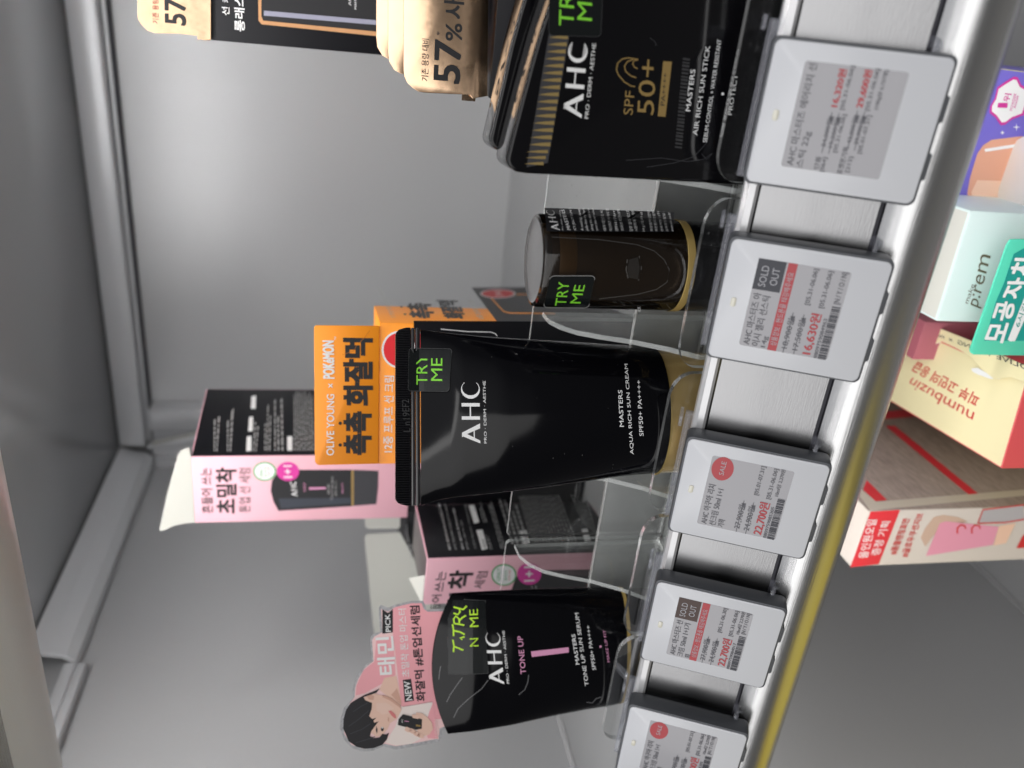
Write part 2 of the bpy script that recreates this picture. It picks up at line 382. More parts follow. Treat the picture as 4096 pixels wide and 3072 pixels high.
up = thing('shelf', 'grey metal shelf overhead, seen from below with its side rails', 'shelf', (-5, 35, 24))
box('shelf_board', -29.9, 75, 20.2, 49.5, 23.5, 24.8, M_under, up, bevel=0.06)
sweepx('front_lip', [(20.6, 23.5), (20.9, 18.95), (20.7, 18.68), (20.2, 18.6), (19.5, 18.9), (18.95, 19.25)], -29.9, 75, M_steel, up)
sweepx('rounded_nose', [(18.95, 19.25), (18.5, 19.55), (18.1, 20.1), (17.9, 20.8), (18.0, 24.8), (20.2, 24.8)], -29.9, 75, M_aluR, up)
box('lamp_housing', -24.2, 61, 21.1, 22.6, 23.14, 23.5, M_card, up, bevel=.08)
o = box('back_rail', -28.4, 75, 48.2, 49.0, 21.95, 23.45, M_steel, up, bevel=0.12)
box('rail_gap', -28.4, 75, 49.0, 49.55, 21.6, 23.4, M_gap, up)
box('rail_edge', -28.4, 75, 48.9, 49.25, 21.72, 21.93, M_steel, up, bevel=0.05)
# left side rail, bent sheet over a slotted channel
prof = [(-29.95, 21.55), (-29.30, 21.55), (-28.95, 21.95), (-28.80, 22.70), (-28.5, 23.45), (-28.75, 23.45), (-28.98, 22.75), (-29.12, 22.1), (-29.4, 21.8), (-29.95, 21.8)]
prism('side_rail', [(x, 30.8, z) for x, z in prof], (0, 17.6, 0), M_steel, up, bevel=0.03, angle=10, crisp=8)
box('side_channel', -29.97, -29.35, 22.0, 30.75, 21.1, 21.5, M_steel, up, bevel=0.06)
box('channel_flange', -29.5, -29.3, 22.0, 30.7, 21.5, 22.0, M_steel, up, bevel=0.04)
for i in range(11):
    y = 22.8 + i * 0.75; box('slot', -29.9, -29.62, y, y + 0.5, 21.5, 21.53, M_gap, up)
# corner post at the back
cp = thing('corner_post', 'grey upright corner post where the back and side panels meet', 'post', (-28, 49, 0))
prism('post_body', [(-30, 48.7, -9), (-29.2, 48.7, -9), (-28.9, 49.05, -9), (-27.8, 49.05, -9), (-27.5, 48.85, -9), (-26.2, 48.85, -9), (-25.9, 49.58, -9), (-30, 49.58, -9)], (0, 0, 30.7), M_steel, cp, bevel=0.08)
box('post_slot', -27.75, -27.45, 49.0, 49.04, -8, 21.5, M_gap, cp)
box('side_strip', -29.98, -29.5, 48.2, 48.68, -9, 21.5, M_steel, cp, bevel=0.08)
for i in range(2):
    prism('loose_wire', [(-28.6 + i * 0.25, 48.2, 21.8 - i * .3), (-28.35 + i * .25, 48.2, 21.8 - i * .3), (-27.2 + i * .3, 48.2, 17), (-27.4 + i * .3, 48.2, 17)], (0, 0.1, 0), M_card if i else M_steel, cp)

KS = 1.15                      # the cabinet is this much larger than its first measure
def regrow(o):
    if o.type == 'MESH': o.data.transform(Matrix.Scale(KS, 4))
    o.location = (Vector(CAMP) + (o.location - Vector(CAMP)) * KS) if o.parent is None else o.location * KS
    for c in o.children: regrow(c)
# ------------------------------------------------------------------ the shelf we look at
sh = thing('shelf', 'metal shelf with aluminium price rail and rounded front holding the sunscreens', 'shelf', (-5, 30, -2))
box('shelf_board', -34.45, 80, 19.65, 56.9, -2.3, -1.5, M_deck, sh)
box('riser', -24.0, 75, 23.32, 23.46, -1.49, 0.80, M_deck, sh, bevel=0.03)
box('riser_edge', -24.0, 75, 23.28, 23.50, 0.80, 0.87, mat('pale_edge', (0.62, 0.62, 0.62), 0.25, 0.6), sh, bevel=0.05)
box('riser_foot', -24.0, 75, 22.98, 23.31, -1.495, -1.40, M_alu, sh, bevel=0.03)
box('wall_trim', -34.47, -34.2, 19.7, 56.5, -1.495, -1.30, M_lip, sh, bevel=0.03)
# price channel: slanted plate between two lips
sweepx('price_channel', [(19.20, -0.16), (19.24, -0.24), (18.09, -2.84)], -34.45, 75, M_alu, sh)
sweepx('channel_lip', [(19.62, -2.3), (19.60, -0.05), (19.52, 0.12), (19.34, 0.16), (19.22, 0.10), (19.16, -0.06), (19.20, -0.16)], -34.45, 75, M_lip, sh)
sweepx('seam_line', [(18.20, -2.80), (18.11, -2.86), (18.10, -2.95), (18.3, -3.0)], -34.45, 75, M_gap, sh, smooth=False)
box('channel_seam', -34.45, 75, 17.98, 18.3, -3.12, -3.0, M_gap, sh)
arc = []
for i in range(21):
    a = math.radians(121 + (300 - 121) * i / 20); arc.append((18.58 + 1.1 * math.cos(a), -3.894 + 1.1 * math.sin(a)))
sweepx('rounded_nose', arc + [(25.0, -4.85), (56, -4.85)], -34.45, 75, M_aluR, sh)
# ------------------------------------------------------------------ the shelf below
ls = thing('shelf', 'grey metal shelf board at the bottom of the compartment below', 'shelf', (-5, 35, -30))
box('shelf_board', -29.95, 75, 16, 49.5, -30.4, -29.2, M_wall, ls)
box('wall_trim', -29.98, -29.8, 16, 49.5, -29.15, -28.95, M_lip, ls)

for o in [o for o in scene.objects if o.name in ('back_wall', 'side_wall') or o in (up, cp, ls)]: regrow(o)
# ------------------------------------------------------------------ clear trays
def rounded_tab(x0, x1, z1, r, y):
    P = [(x0, y, -1.4)]
    for i in range(8):
        a = math.radians(180 - 90 * i / 7); P.append((x0 + r + r * math.cos(a), y, z1 - r * .8 + r * .8 * math.sin(a)))
    for i in range(8):
        a = math.radians(90 - 90 * i / 7); P.append((x1 - r + r * math.cos(a), y, z1 - r * .8 + r * .8 * math.sin(a)))
    return P + [(x1, y, -1.4)]
def divider(X, t):
    pr = [(19.95, -1.36), (19.95, 0.10), (20.45, 0.80), (20.95, 1.75), (21.25, 2.60), (21.55, 3.25), (21.95, 3.68), (22.4, 3.92), (22.98, 3.98), (22.98, -1.36)]
    prism('divider', [(X, y, z) for y, z in pr], (0.15, 0, 0), M_acr, t, side=M_edge)
def tray(x0, x1, divs, label):
    t = thing('display_tray', label, 'display tray', ((x0 + x1) / 2, 21.5, 0), 'clear acrylic trays on the shelf front')
    prism('back_plate', [(x0, 23.0, -1.38), (x1, 23.0, -1.38), (x1, 23.0, 4.15), (x1 - .1, 23.0, 4.27), (x0 + 0.12, 23.0, 4.27), (x0, 23.0, 4.15)], (0, 0.16, 0), M_acr, t, side=M_edge)
    prism('tray_floor', [(x0, 19.95, -1.46), (x1, 19.95, -1.46), (x1, 22.98, -1.46), (x0, 22.98, -1.46)], (0, 0, 0.07), M_acr, t, side=M_edge)
    for X in divs: divider(X, t)
    return t
tray(-17.3, 30, [-4.35, -9.05, -13.75], 'clear plastic tray on the right, holding the sticks and the gold capped tube')
tray(-25.5, -17.5, [-17.75], 'clear plastic tray on the left, holding the black tube with the pink bar')
fg = thing('front_guard', 'row of low clear plastic tabs with rounded corners along the shelf front', 'shelf guard', (-12, 19.8, 0))
for a, b in [(-4.02, 1.3), (-9.2, -4.42), (-14.08, -9.38), (-19.02, -14.25), (-23.85, -19.1)]:
    prism('guard_tab', rounded_tab(a, b, 0.83, 0.75, 19.72), (0, 0.17, 0), M_acr, fg, side=M_rim)

# ------------------------------------------------------------------ electronic price tags
N_T = np.array([0, -3.59, 1.6]); N_T = N_T / np.linalg.norm(N_T)       # outward normal of the slanted tags
D_T = np.array([0, -1.6, -3.59]); D_T = D_T / np.linalg.norm(D_T)       # down along the face
def tagpt(xl, y0z, w, u, v, d=0):
    """u 0..1 left to right, v 0..1 top to bottom over the face, d proud"""
    return np.array([xl + w * u, 0, 0]) + np.array([0, y0z[0], y0z[1]]) + D_T * 3.93 * v + N_T * d
def rr2(u0, v0, u1, v1, ru, rv, n=5):
    o = []
    for cu, cv, a in ((u1 - ru, v0 + rv, 270), (u1 - ru, v1 - rv, 0), (u0 + ru, v1 - rv, 90), (u0 + ru, v0 + rv, 180)):
        for i in range(n):
            q = math.radians(a + 90 * i / (n - 1)); o.append((cu + ru * math.cos(q), cv + rv * math.sin(q)))
    return o
TAGS = []
def price_tag(xc, label, rows, dark=None, sale=False, redbar=False, zoff=0.0, w=3.22, barcode=True, seed=0):
    xl = xc - w / 2; Y0 = (18.72, 0.56 + zoff)
    t = thing('price_tag', label, 'price tag', tagpt(xl, Y0, w, .5, .5), 'electronic price tags along the rail')
    P = lambda u, v, d=0.0: tagpt(xl, Y0, w, u, v, d)
    prism('case', [P(u, v, -0.62) for u, v in rr2(0, 0, 1, 1, .055, .045)], N_T * 0.60, M_tagcase, t, bevel=0.035)
    prism('case_back', [P(u, v, -0.82) for u, v in rr2(.05, .07, .95, .90, .05, .045)], N_T * 0.21, M_tagcase, t, bevel=0.03)
    prism('face_plate', [P(u, v, -0.03) for u, v in rr2(.018, .016, .982, .984, .05, .04)], N_T * 0.05, M_tagface, t, bevel=0.02)
    sc0, sc1, sr0, sr1 = .155, .865, .20, .765
    prism('screen', [P(u, v, 0.018) for u, v in rr2(sc0, sr0, sc1, sr1, .02, .016)], N_T * 0.006, M_screen, t)
    prism('status_light', [P(u, v, 0.0) for u, v in rr2(.455, .088, .53, .122, .016, .015)], N_T * 0.045, M_led, t, bevel=0.012)
    for a, b in ((.17, .38), (.56, .76)):
        prism('bottom_button', [P(u, v, -0.5) for u, v in ((a, .995), (b, .995), (b - .02, 1.022), (a + .02, 1.022))], N_T * 0.38, M_tagcase, t, bevel=0.02)
    # clear hook clip that carries the case on the rail
    prism('clip', [P(u, v, -0.98) for u, v in ((.0, -.035), (1.10, -.035), (1.10, .90), (1.02, .90), (1.02, .86), (1.06, .84), (1.06, .03), (.0, .03))], N_T * 0.16, M_clip, t, side=M_clip, bevel=0.02)
    prism('clip', [P(1.02, -.05, -0.98), P(1.12, -.05, -0.98), P(1.12, -.05, -0.35), P(1.02, -.05, -0.35)], -D_T * 0.10, M_clip, t, bevel=0.02)
    prism('clip', [P(1.12, .90, -0.98), P(1.02, .90, -0.98), P(1.0, .90, -0.5), P(1.06, .90, -0.45)], -D_T * 0.12, M_clip, t, bevel=0.02)
    S = lambda u, v, d: P(sc0 + (sc1 - sc0) * u, sr0 + (sr1 - sr0) * v, d)
    def put(part, m, pts, d=0.030, F=None):
        pts = [S(u, v, d) for u, v in pts]; emit(t, part, m, np.array(pts), F or [tuple(range(len(pts)))])
    for (s, u0, u1, v0, v1, m, bold) in rows:
        V, F = textmesh(s, 0)
        for i, e_ in enumerate((0, .004, -.004) if m is RD else (0, .002)):
            put('screen_text', m, [(u0 + (u1 - u0) * a + e_, v1 + (v0 - v1) * b + e_ * .5) for a, b in V], 0.034 + .0006 * i, F)
    if dark:
        put('sold_out_box', dark, [(.66, 0), (1, 0), (1, .305), (.66, .305)])
        for s, v0, v1, a, b in (('SOLD', .055, .135, .70, .93), ('OUT', .175, .255, .73, .92)):
            V, F = textmesh(s, 0); put('screen_text', M_tagtext, [(a + (b - a) * p, v1 + (v0 - v1) * q) for p, q in V], 0.036, F)
    if redbar:
        put('red_bar', M_tagred, [(0, .325), (1, .325), (1, .425), (0, .425)])
        V, F = textmesh('상품정보 : 핸드폰을 태깅해주세요', 0); put('screen_text', M_tagtext, [(.06 + .84 * p, .41 - .07 * q) for p, q in V], 0.036, F)
    if sale:
        put('sale_disc', M_tagred, [(.845 + .165 * math.cos(i * .2244), .155 + .135 * math.sin(i * .2244)) for i in range(28)])
        V, F = textmesh('SALE', 0); put('screen_text', M_tagtext, [(.76 + .19 * p, .185 - .06 * q) for p, q in V], 0.036, F)
    for (u0, u1, v) in getattr(price_tag, 'strikes', []):
        put('strike_line', M_taggrey, [(u0, v - .004), (u1, v - .004), (u1, v + .004), (u0, v + .004)], 0.036)
        put('strike_line', M_taggrey, [(u1 + .005, v - .022), (u1 + .012, v + .032), (u1 - .07, v + .026)], 0.036)
        put('strike_line', M_taggrey, [(u1, v - .004), (u1 + .05, v - .004), (u1 + .05, v + .004), (u1, v + .004)], 0.036)
    if barcode:
        r = random.Random(seed + 5); u = 0.0
        while u < .60:
            a = r.choice((.005, .008, .012, .016)); put('barcode', M_tagblack, [(u, .895), (u + a, .895), (u + a, .985), (u, .985)], 0.034); u += a + r.choice((.005, .007, .012))
    return t
K = M_taggrey; RD = M_tagred
def std(l1, l2, l3, p1, p2, p3, d2, d3, num, per, ny=False, w1=.60, w2=.56, w3=.13):
    r = [(l1, .02, w1, .035, .125, K, .0), (l2, .02, w2, .145, .235, K, 0), (l3, .02, w3, .255, .34 if l3 != '14g' else .33, K, 0),
         (p1, .05, .40, .455, .545, K, .012), (p2, .05, .40, .575, .665, K, .012), (p3, .03, .50, .70, .83, RD, .02),
         (d2, .58, .99, .60, .665, K, 0), (d3, .56, .99, .755, .82, K, 0), (num, .0, .46, .845, .885, K, 0)]
    if l3 in ('기획', '획') : pass
    if per: r.append((per, .62, 1.0, .84, .895, K, 0))
    if ny: r.append(('[N / Y / O / N]', .64, .99, .91, .975, K, 0))
    return r
price_tag.strikes = [(.0, .44, .50), (.0, .44, .62)]
r2 = [('AHC 마스터즈 아', .02, .62, .03, .12, K, 0), ('이시 젤리 선스틱', .02, .60, .135, .225, K, 0), ('14g', .02, .15, .245, .315, K, 0),
      ('18,900원', .05, .40, .465, .545, K, .01), ('17,500원', .05, .40, .585, .665, K, .01), ('16,630원', .03, .50, .70, .82, RD, .02),
      ('[05.31-06.06]', .58, .98, .60, .665, K, 0), ('[05.31-06.06]', .57, .98, .755, .82, K, 0), ('8809759084963', .0, .46, .845, .885, K, 0),
      ('[N / Y / O / N]', .64, .99, .90, .975, K, 0)]
r3 = std('AHC 아쿠아 리치', '선크림 50ml 1+1', '기획', '27,900원', '24,900원', '22,700원', '[05.01-07.31]', '[05.31-06.06]', '8809759085205', '10ml당 2,270원')
r4 = std('AHC 마스터즈 선', '크림 50ml 1+1기', '획', '27,900원', '24,900원', '22,700원', '[05.31-06.30]', '[05.31-06.06]', '8809759084017', '10ml당 2,270원', True, w1=.62, w2=.60, w3=.08)
r5 = std('AHC 아쿠아 리치', '선크림 50ml 1+1', '기획', '27,900원', '24,900원', '22,700원', '[05.01-07.31]', '[05.31-06.06]', '8809759085205', '10ml당 2,270원', True)
r1 = [('AHC 마스터즈 에어리치 선', .02, .98, .04, .125, K, 0), ('스틱 22g', .01, .36, .145, .235, K, 0), ('단품', .02, .14, .33, .385, K, 0), ('[064]', .0, .14, .40, .45, K, 0),
      ('24,000원', .24, .50, .345, .40, K, .01), ('19,200원', .24, .50, .415, .47, K, .01), ('[05.31-06.06]', .20, .56, .48, .53, K, 0), ('16,320원', .62, .96, .34, .42, RD, .02), ('[05.31-06.06]', .60, 1.0, .44, .49, K, 0),
      ('포켓몬기획', .0, .26, .57, .63, K, 0), ('[212]', .03, .18, .65, .70, K, 0), ('43,000원', .30, .54, .585, .64, K, .01), ('29,900원', .30, .54, .655, .71, K, .01),
      ('29,600원', .64, .98, .58, .66, RD, .02), ('[05.01-07.31]', .22, .58, .72, .77, K, 0), ('[05.31-06.06]', .62, 1.0, .68, .73, K, 0), ('(100g당 6,727원)', .64, 1.0, .76, .81, K, 0)]
price_tag.strikes = [(.18, .52, .375), (.18, .52, .445), (.24, .56, .615), (.24, .56, .685)]
price_tag(-2.15, 'price tag under the big black sun stick, two red prices and no barcode', r1, barcode=False, w=3.3)
price_tag.strikes = [(.0, .42, .505), (.0, .42, .625)]
price_tag(-6.75, 'price tag reading SOLD OUT with 16,630 in red, under the round black stick', r2, dark=M_tagblack, redbar=True, seed=1, w=3.3)
price_tag(-12.42, 'price tag with red SALE disc, under the tube with the gold cap', r3, sale=True, seed=2)
price_tag(-17.43, 'price tag reading SOLD OUT with 22,700 in red, beneath the empty tray slot', r4, dark=M_tagbrown, redbar=True, seed=3)
price_tag(-22.62, 'leftmost price tag with red SALE disc, cut by the photo edge', r5, sale=True, seed=4)
flush()

# ------------------------------------------------------------------ big black sun sticks
yawS = 7.0
pS = at(2500, 720, 1, 20.4); fS = vplane(pS, yawS); US, VS = dirs(yawS)
def outline(surf, pts): return surf.hit(np.array(pts, float), 0)
def stick(surf, pts, depth, label):
    O = outline(surf, pts)
    t = thing('sun_stick', label, 'sun stick', (O[0][0], O[0][1] + .8, -1.3), 'big black sun sticks in a row')
    prism('body', O, VS * depth, M_blk, t, bevel=0.16, seg=4, angle=25)
    return t
def stick_outline(xl, yl, yb, top, bottom=3010):
    """px outline: left edge, round corner, sloping top"""
    return [(bottom, yb), (xl + 260, yl + 12), (xl + 95, yl + 4), (xl + 48, yl - 3), (xl + 18, yl - 22), (xl + 6, yl - 50)] + top + [(bottom + 260, top[-1][1] + 90)]
s1 = stick(fS, stick_outline(2018, 691, 748, [(2044, 560), (2080, 420), (2125, 250), (2165, 110), (2215, -40), (2290, -260)], 3130), 1.55,
           'front black sun stick with a crown of gold fins and a large green lettered sticker')
fS2 = vplane(pS + VS * 1.75, yawS)
s2 = stick(fS2, stick_outline(1950, 609, 655, [(1975, 480), (2010, 330), (2040, 190), (2075, 60), (2110, -60), (2160, -260)], 3030), 1.3,
           'second black sun stick standing behind the one with the green lettered sticker')
S = fS
tips = [(1215, 1425), (0, 0)]
for i in range(19):
    yD = 300 + i * 57.5 if i < 17 else 300 + 16 * 57.5 + (i - 16) * 48
    f = (yD - 300) / 1000.0
    xt = 1600 - 185 * f - (10 if i > 15 else 0); xb = 1752 - 160 * f - 30 * max(0, f - .85) / .15
    wf = 27 if i < 16 else 22
    poly(s1, S, 'gold_fin', M_goldfin, 'D', [(xb, yD - wf * .62), (xb, yD + wf * .55), (xt + 95, yD + wf * .42), (xt + 40, yD + wf * .2), (xt, yD + 2), (xt + 40, yD - wf * .25), (xt + 95, yD - wf * .5)], lay=1, now='gold_fin')
poly(s1, S, 'dark_band', M_greydk, 'D', [(1762, 290), (1590, 1310), (1420, 1345), (1600, 270)], lay=0)
# sticker and lettering
poly(s1, S, 'sticker', M_stick, 'E', rrect([(810, 296), (828, -180), (395, -180), (390, 285)], .08), lay=2)
stroke(s1, S, 'sticker_rim', M_dimink, 'E', rrect([(810, 296), (828, -180), (395, -180), (390, 285)], .08), 4, lay=3, closed=True)
T(s1, S, 'sticker_lettering', M_green, 'E', 'TRY', 590, 214, 600, -180, 118, 0, lay=4)
T(s1, S, 'sticker_lettering', M_green, 'E', 'ME', 738, 170, 740, -100, 118, 0, lay=4)
brandmark(s1, S, 'brand_lettering', M_white, 'E', 655, 950, 706, 345, 150, lay=2)
T(s1, S, 'lettering', M_white, 'E', 'PRO · DERM · AESTHE', 708, 955, 772, 350, 30, 0, lay=2)
T(s1, S, 'gold_lettering', M_goldp, 'E', 'SPF', 1065, 925, 1082, 735, 75, 0, lay=2)
T(s1, S, 'gold_lettering', M_goldp, 'E', '50+', 1235, 925, 1262, 485, 135, 0, lay=2)
stroke(s1, S, 'wave_mark', M_goldp, 'E', [(1085, 697), (1050, 690), (1000, 660), (950, 600), (935, 560), (945, 510), (980, 475), (1030, 465), (1110, 478)], 9, lay=2)
stroke(s1, S, 'wave_mark', M_goldp, 'E', [(1095, 625), (1050, 610), (1010, 575), (1000, 530), (1025, 495), (1070, 478)], 9, lay=2)
stroke(s1, S, 'wave_mark', M_goldp, 'E', [(1110, 480), (1075, 490), (1066, 515), (1080, 540), (1105, 552)], 9, lay=2)
poly(s1, S, 'gold_bar', M_goldp, 'E', [(1330, 940), (1382, 497), (1312, 492), (1268, 935)], lay=1)
T(s1, S, 'dark_lettering', M_black, 'E', 'PA++++', 1322, 850, 1345, 590, 34, 0, lay=2)
T(s1, S, 'lettering', M_white, 'E', 'MASTERS', 1528, 895, 1570, 560, 38, .02, lay=2)
T(s1, S, 'lettering', M_white, 'E', 'AIR RICH SUN STICK', 1586, 1090, 1690, 370, 38, 0, lay=2)
T(s1, S, 'lettering', M_white, 'E', 'SEBUM-CONTROL + WATER RESISTANT', 1662, 1145, 1780, 320, 32, 0, lay=2)
poly(s1, S, 'lettering', M_white, 'E', circ(1790, 755, 11), lay=2)
T(s1, S, 'lettering', M_white, 'E', 'PROTECT', 1862, 925, 1912, 600, 32, 0, lay=2)
for i in range(26):
    a = i / 26; y0 = 1195 - 735 * a; xb = 1462 + 66 * a; 
    poly(s1, S, 'fine_scale', M_dimink, 'E', [(xb, y0), (xb + 2, y0 - 14 - (i % 4) * 2), (xb - 55, y0 - 22 - (i % 4) * 2), (xb - 57, y0 - 8)], lay=1)
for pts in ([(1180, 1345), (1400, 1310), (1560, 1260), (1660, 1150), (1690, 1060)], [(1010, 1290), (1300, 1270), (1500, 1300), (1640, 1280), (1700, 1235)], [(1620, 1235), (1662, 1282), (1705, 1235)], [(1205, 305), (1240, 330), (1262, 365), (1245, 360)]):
    stroke(s1, S, 'film_crease_glint', mat('film_glint', (.045, .045, .05), .3), 'E', pts, 4, lay=1)  # glints on the wrinkled film, painted as pale strokes
flush()

# ------------------------------------------------------------------ round smoky stick
r0 = 1.27; cxy = ((at(2190, 840, 1, 21.3)[0] + at(2190, 1240, 1, 21.3)[0]) / 2, 21.35)
zt = at(2181, 1040, 1, 21.3 - r0)[2]
st = thing('round_stick', 'round smoky black stick with gold ring and green lettered sticker', 'sun stick', (cxy[0], cxy[1], -1.36))
def lathe(name, prof, m, parent, c=cxy, n=64, sx=1, sy=1, **k):
    V, F = [], []; J = len(prof)
    for i in range(n):
        a = 2 * math.pi * i / n
        for r, z in prof: V.append((c[0] + r * sx * math.cos(a), c[1] + r * sy * math.sin(a), z))
    for i in range(n):
        for j in range(J - 1): F.append((i * J + j, ((i + 1) % n) * J + j, ((i + 1) % n) * J + j + 1, i * J + j + 1))
    o = add(name, V, F, m, parent, smooth=True, **k); o.data.set_sharp_from_angle(angle=math.radians(40)); return o
def cylf(r): return Implicit(lambda p: (p[:, 0] - cxy[0]) ** 2 + (p[:, 1] - cxy[1]) ** 2 - r * r, 0.004, 0.0105)
CY = cylf(r0)
zr = CY.hit(px('F', [(1742, 760)]), 0)[0][2]
lathe('base', [(0, -1.36), (r0 - .05, -1.36), (r0, -1.3), (r0, zr - .13), (r0 - .02, zr - .12), (0, zr - .12)], M_blk, st)
lathe('gold_ring', [(r0 + .012, zr - .12), (r0 + .022, zr - .11), (r0 + .022, zr + .10), (r0 + .012, zr + .11)], M_goldm, st)
lathe('cap', [(r0, zr + .11), (r0, zt - .10), (r0 - .03, zt - .03), (r0 - .12, zt)], M_smoke, st)
lathe('cap_top', [(r0 - .12, zt), (r0 - .18, zt - .03), (r0 - .35, zt - .05), (0, zt - .06)], M_smoketop, st)
lathe('inner_barrel', [(r0 - .20, zr - .1), (r0 - .20, zt - 1.0), (r0 - .28, zt - .75), (r0 - .30, zt - .3), (0, zt - .28)], mat('inner_brown', (0.06, 0.044, 0.030), 0.25, coat=.4), st)
lathe('inner_band', [(r0 - .19, zt - .95), (r0 - .18, zt - .93), (r0 - .18, zt - .50), (r0 - .19, zt - .48)], mat('inner_band', (0.20, 0.13, 0.05), 0.35), st)
# back label panel and print on its right side
poly(st, CY, 'label_panel', M_black, 'F', [(560, 265), (575, 455), (1595, 460), (1600, 300)], cuts=30, lay=0)
brandmark(st, CY, 'brand_lettering', M_white, 'R', 1175, 672, 1098, 430, 95, lay=3, cuts=12)
Rr = [('PRO · DERM · AESTHE', 1215, 672, 1180, 430, 14, 0), ('MASTERS', 1305, 668, 1228, 425, 42, .02), ('ICY JELLY SUN S', 1380, 672, 1315, 400, 36, 0)]
for s, a, b, c, d, h_, bo in Rr: T(st, CY, 'lettering', M_white, 'R', s, a, b, c, d, h_, bo, lay=3, cuts=12)
Fr = [('A cooling, dewy', 880, 450, 850, 275, 28), ('jelly-like texture', 918, 450, 885, 272, 28), ('along the skin leav', 958, 450, 925, 272, 26), ('your skin refreshed', 995, 450, 960, 272, 26),
      ('에이 에이치 씨', 1058, 452, 1030, 292, 26), ('마스터즈 아이시 젤', 1106, 452, 1075, 275, 26), ('SPF44 / PA++', 1152, 452, 1128, 290, 24), ('자외선 차단-미백', 1200, 452, 1165, 280, 26),
      ('말랑 젤리 텍스트', 1270, 455, 1238, 285, 26), ('시원하게 케어하', 1310, 455, 1280, 285, 26), ('14 g / 0.49 oz', 1372, 456, 1350, 300, 26),
      ('화장품책임판매', 1432, 456, 1405, 290, 22), ('화장품제조업자', 1470, 456, 1444, 292, 22), ('공동개발 : (주)', 1518, 458, 1484, 296, 22), ('소비자상담실 :', 1556, 458, 1524, 300, 22), ('www.ahc.co.kr', 1597, 458, 1568, 305, 20)]
for s, a, b, c, d, h_ in Fr: T(st, CY, 'lettering', M_white, 'F', s, a, b, c, d, h_, 0, lay=3, cuts=12)
T(st, CY, 'lettering', M_white, 'F', 'ICK', 1335, 1095, 1330, 1058, 24, 0, cuts=3)
mw = mat('window_glint', (.075, .07, .065), .3)  # grey for painted highlights along the outline of the inner window
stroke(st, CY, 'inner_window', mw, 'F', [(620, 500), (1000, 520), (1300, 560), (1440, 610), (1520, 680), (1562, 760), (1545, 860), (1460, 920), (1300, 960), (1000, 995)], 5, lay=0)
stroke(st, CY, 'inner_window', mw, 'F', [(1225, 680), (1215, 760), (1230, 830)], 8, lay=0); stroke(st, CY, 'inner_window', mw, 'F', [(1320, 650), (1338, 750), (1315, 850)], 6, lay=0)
poly(st, CY, 'inner_window', mat('window_dark', (.018, .015, .013), .3), 'F', [(1240, 680), (1310, 660), (1325, 750), (1310, 840), (1235, 825), (1225, 750)], lay=0, cuts=4)
qs = [(1100 + 420, 1600), (1600, 1215), (1060, 1215), (975, 1595)]
poly(st, CY, 'sticker', M_stick, 'R', rrect(qs, .10), cuts=10, lay=1)
stroke(st, CY, 'sticker_rim', M_grayink, 'R', rrect(qs, .10), 6, lay=2, closed=True)
T(st, CY, 'sticker_lettering', M_green, 'R', 'TRY', 1245, 1572, 1290, 1290, 130, 0, lay=3, cuts=8)
T(st, CY, 'sticker_lettering', M_green, 'R', 'ME', 1422, 1545, 1478, 1325, 125, 0, lay=3, cuts=8)
flush()

# ------------------------------------------------------------------ squeeze tubes
class TubeShape:
    def __init__(s, base, yaw, lean, prof, arc=0.0):
        U, V = dirs(yaw); A = np.array([0, 0, 1.0]) * math.cos(lean) + U * math.sin(lean); U = U * math.cos(lean) - np.array([0, 0, 1.0]) * math.sin(lean)
        s.B, s.U, s.V, s.A = np.array(base, float), U, V, A; s.prof = np.array(prof, float); s.arc = arc; s.arcfn = None   # rows: h, half width, half depth, centre shift
    def ab(s, h): p = s.prof; return [np.interp(h, p[:, 0], p[:, k]) for k in (1, 2, 3)]
    def f(s, P):
        d = P - s.B; u, v, h = d @ s.U, d @ s.V, d @ s.A
        if s.arcfn:
            a, b, c = s.ab(h); cu = np.clip((u - c) / a, -1, 1); h0 = h.copy()
            for _ in range(6): h0 = h - s.arcfn(h0, cu)
            h = h0
        a, b, c = s.ab(h); return ((u - c) / a) ** 2 + (v / b) ** 2 - 1
    def pt(s, h, th, k=0):
        a, b, c = s.ab(h); return s.B + s.U * (c + (a + k) * math.cos(th)) + s.V * ((b + k) * math.sin(th)) + s.A * h
def tubebody(name, ts, hs, m, parent, n=72, arcf=None, closed=True):
    V, F = [], []; J = len(hs)
    for i in range(n):
        th = 2 * math.pi * i / n
        for h in hs:
            hh = h + (arcf(h, math.cos(th)) if arcf else 0); p = ts.pt(h, th); V.append(p + ts.A * (hh - h))
    for i in range(n):
        for j in range(J - 1): F.append((i * J + j, ((i + 1) % n) * J + j, ((i + 1) % n) * J + j + 1, i * J + j + 1))
    if closed: F += [tuple(i * J for i in range(n)), tuple(i * J + J - 1 for i in range(n - 1, -1, -1))]
    o = add(name, V, F, m, parent, smooth=True); o.data.set_sharp_from_angle(angle=math.radians(40)); return o
def silh(base, yaw, lean, rows):
    """rows of (x px, y right, y left) -> profile in the plane of the tube's width"""
    ts = TubeShape(base, yaw, lean, [(0, 1, 1, 0), (9, 1, 1, 0)]); pl = Plane(base, ts.V); out = []
    for x, yr, yl in rows:
        a, b = pl.hit(np.array([(x, yr), (x, yl)], float), 0); da, db = a - ts.B, b - ts.B
        h = (da @ ts.A + db @ ts.A) / 2; out.append((h, abs(da @ ts.U - db @ ts.U) / 2, (da @ ts.U + db @ ts.U) / 2))
    return sorted(out)
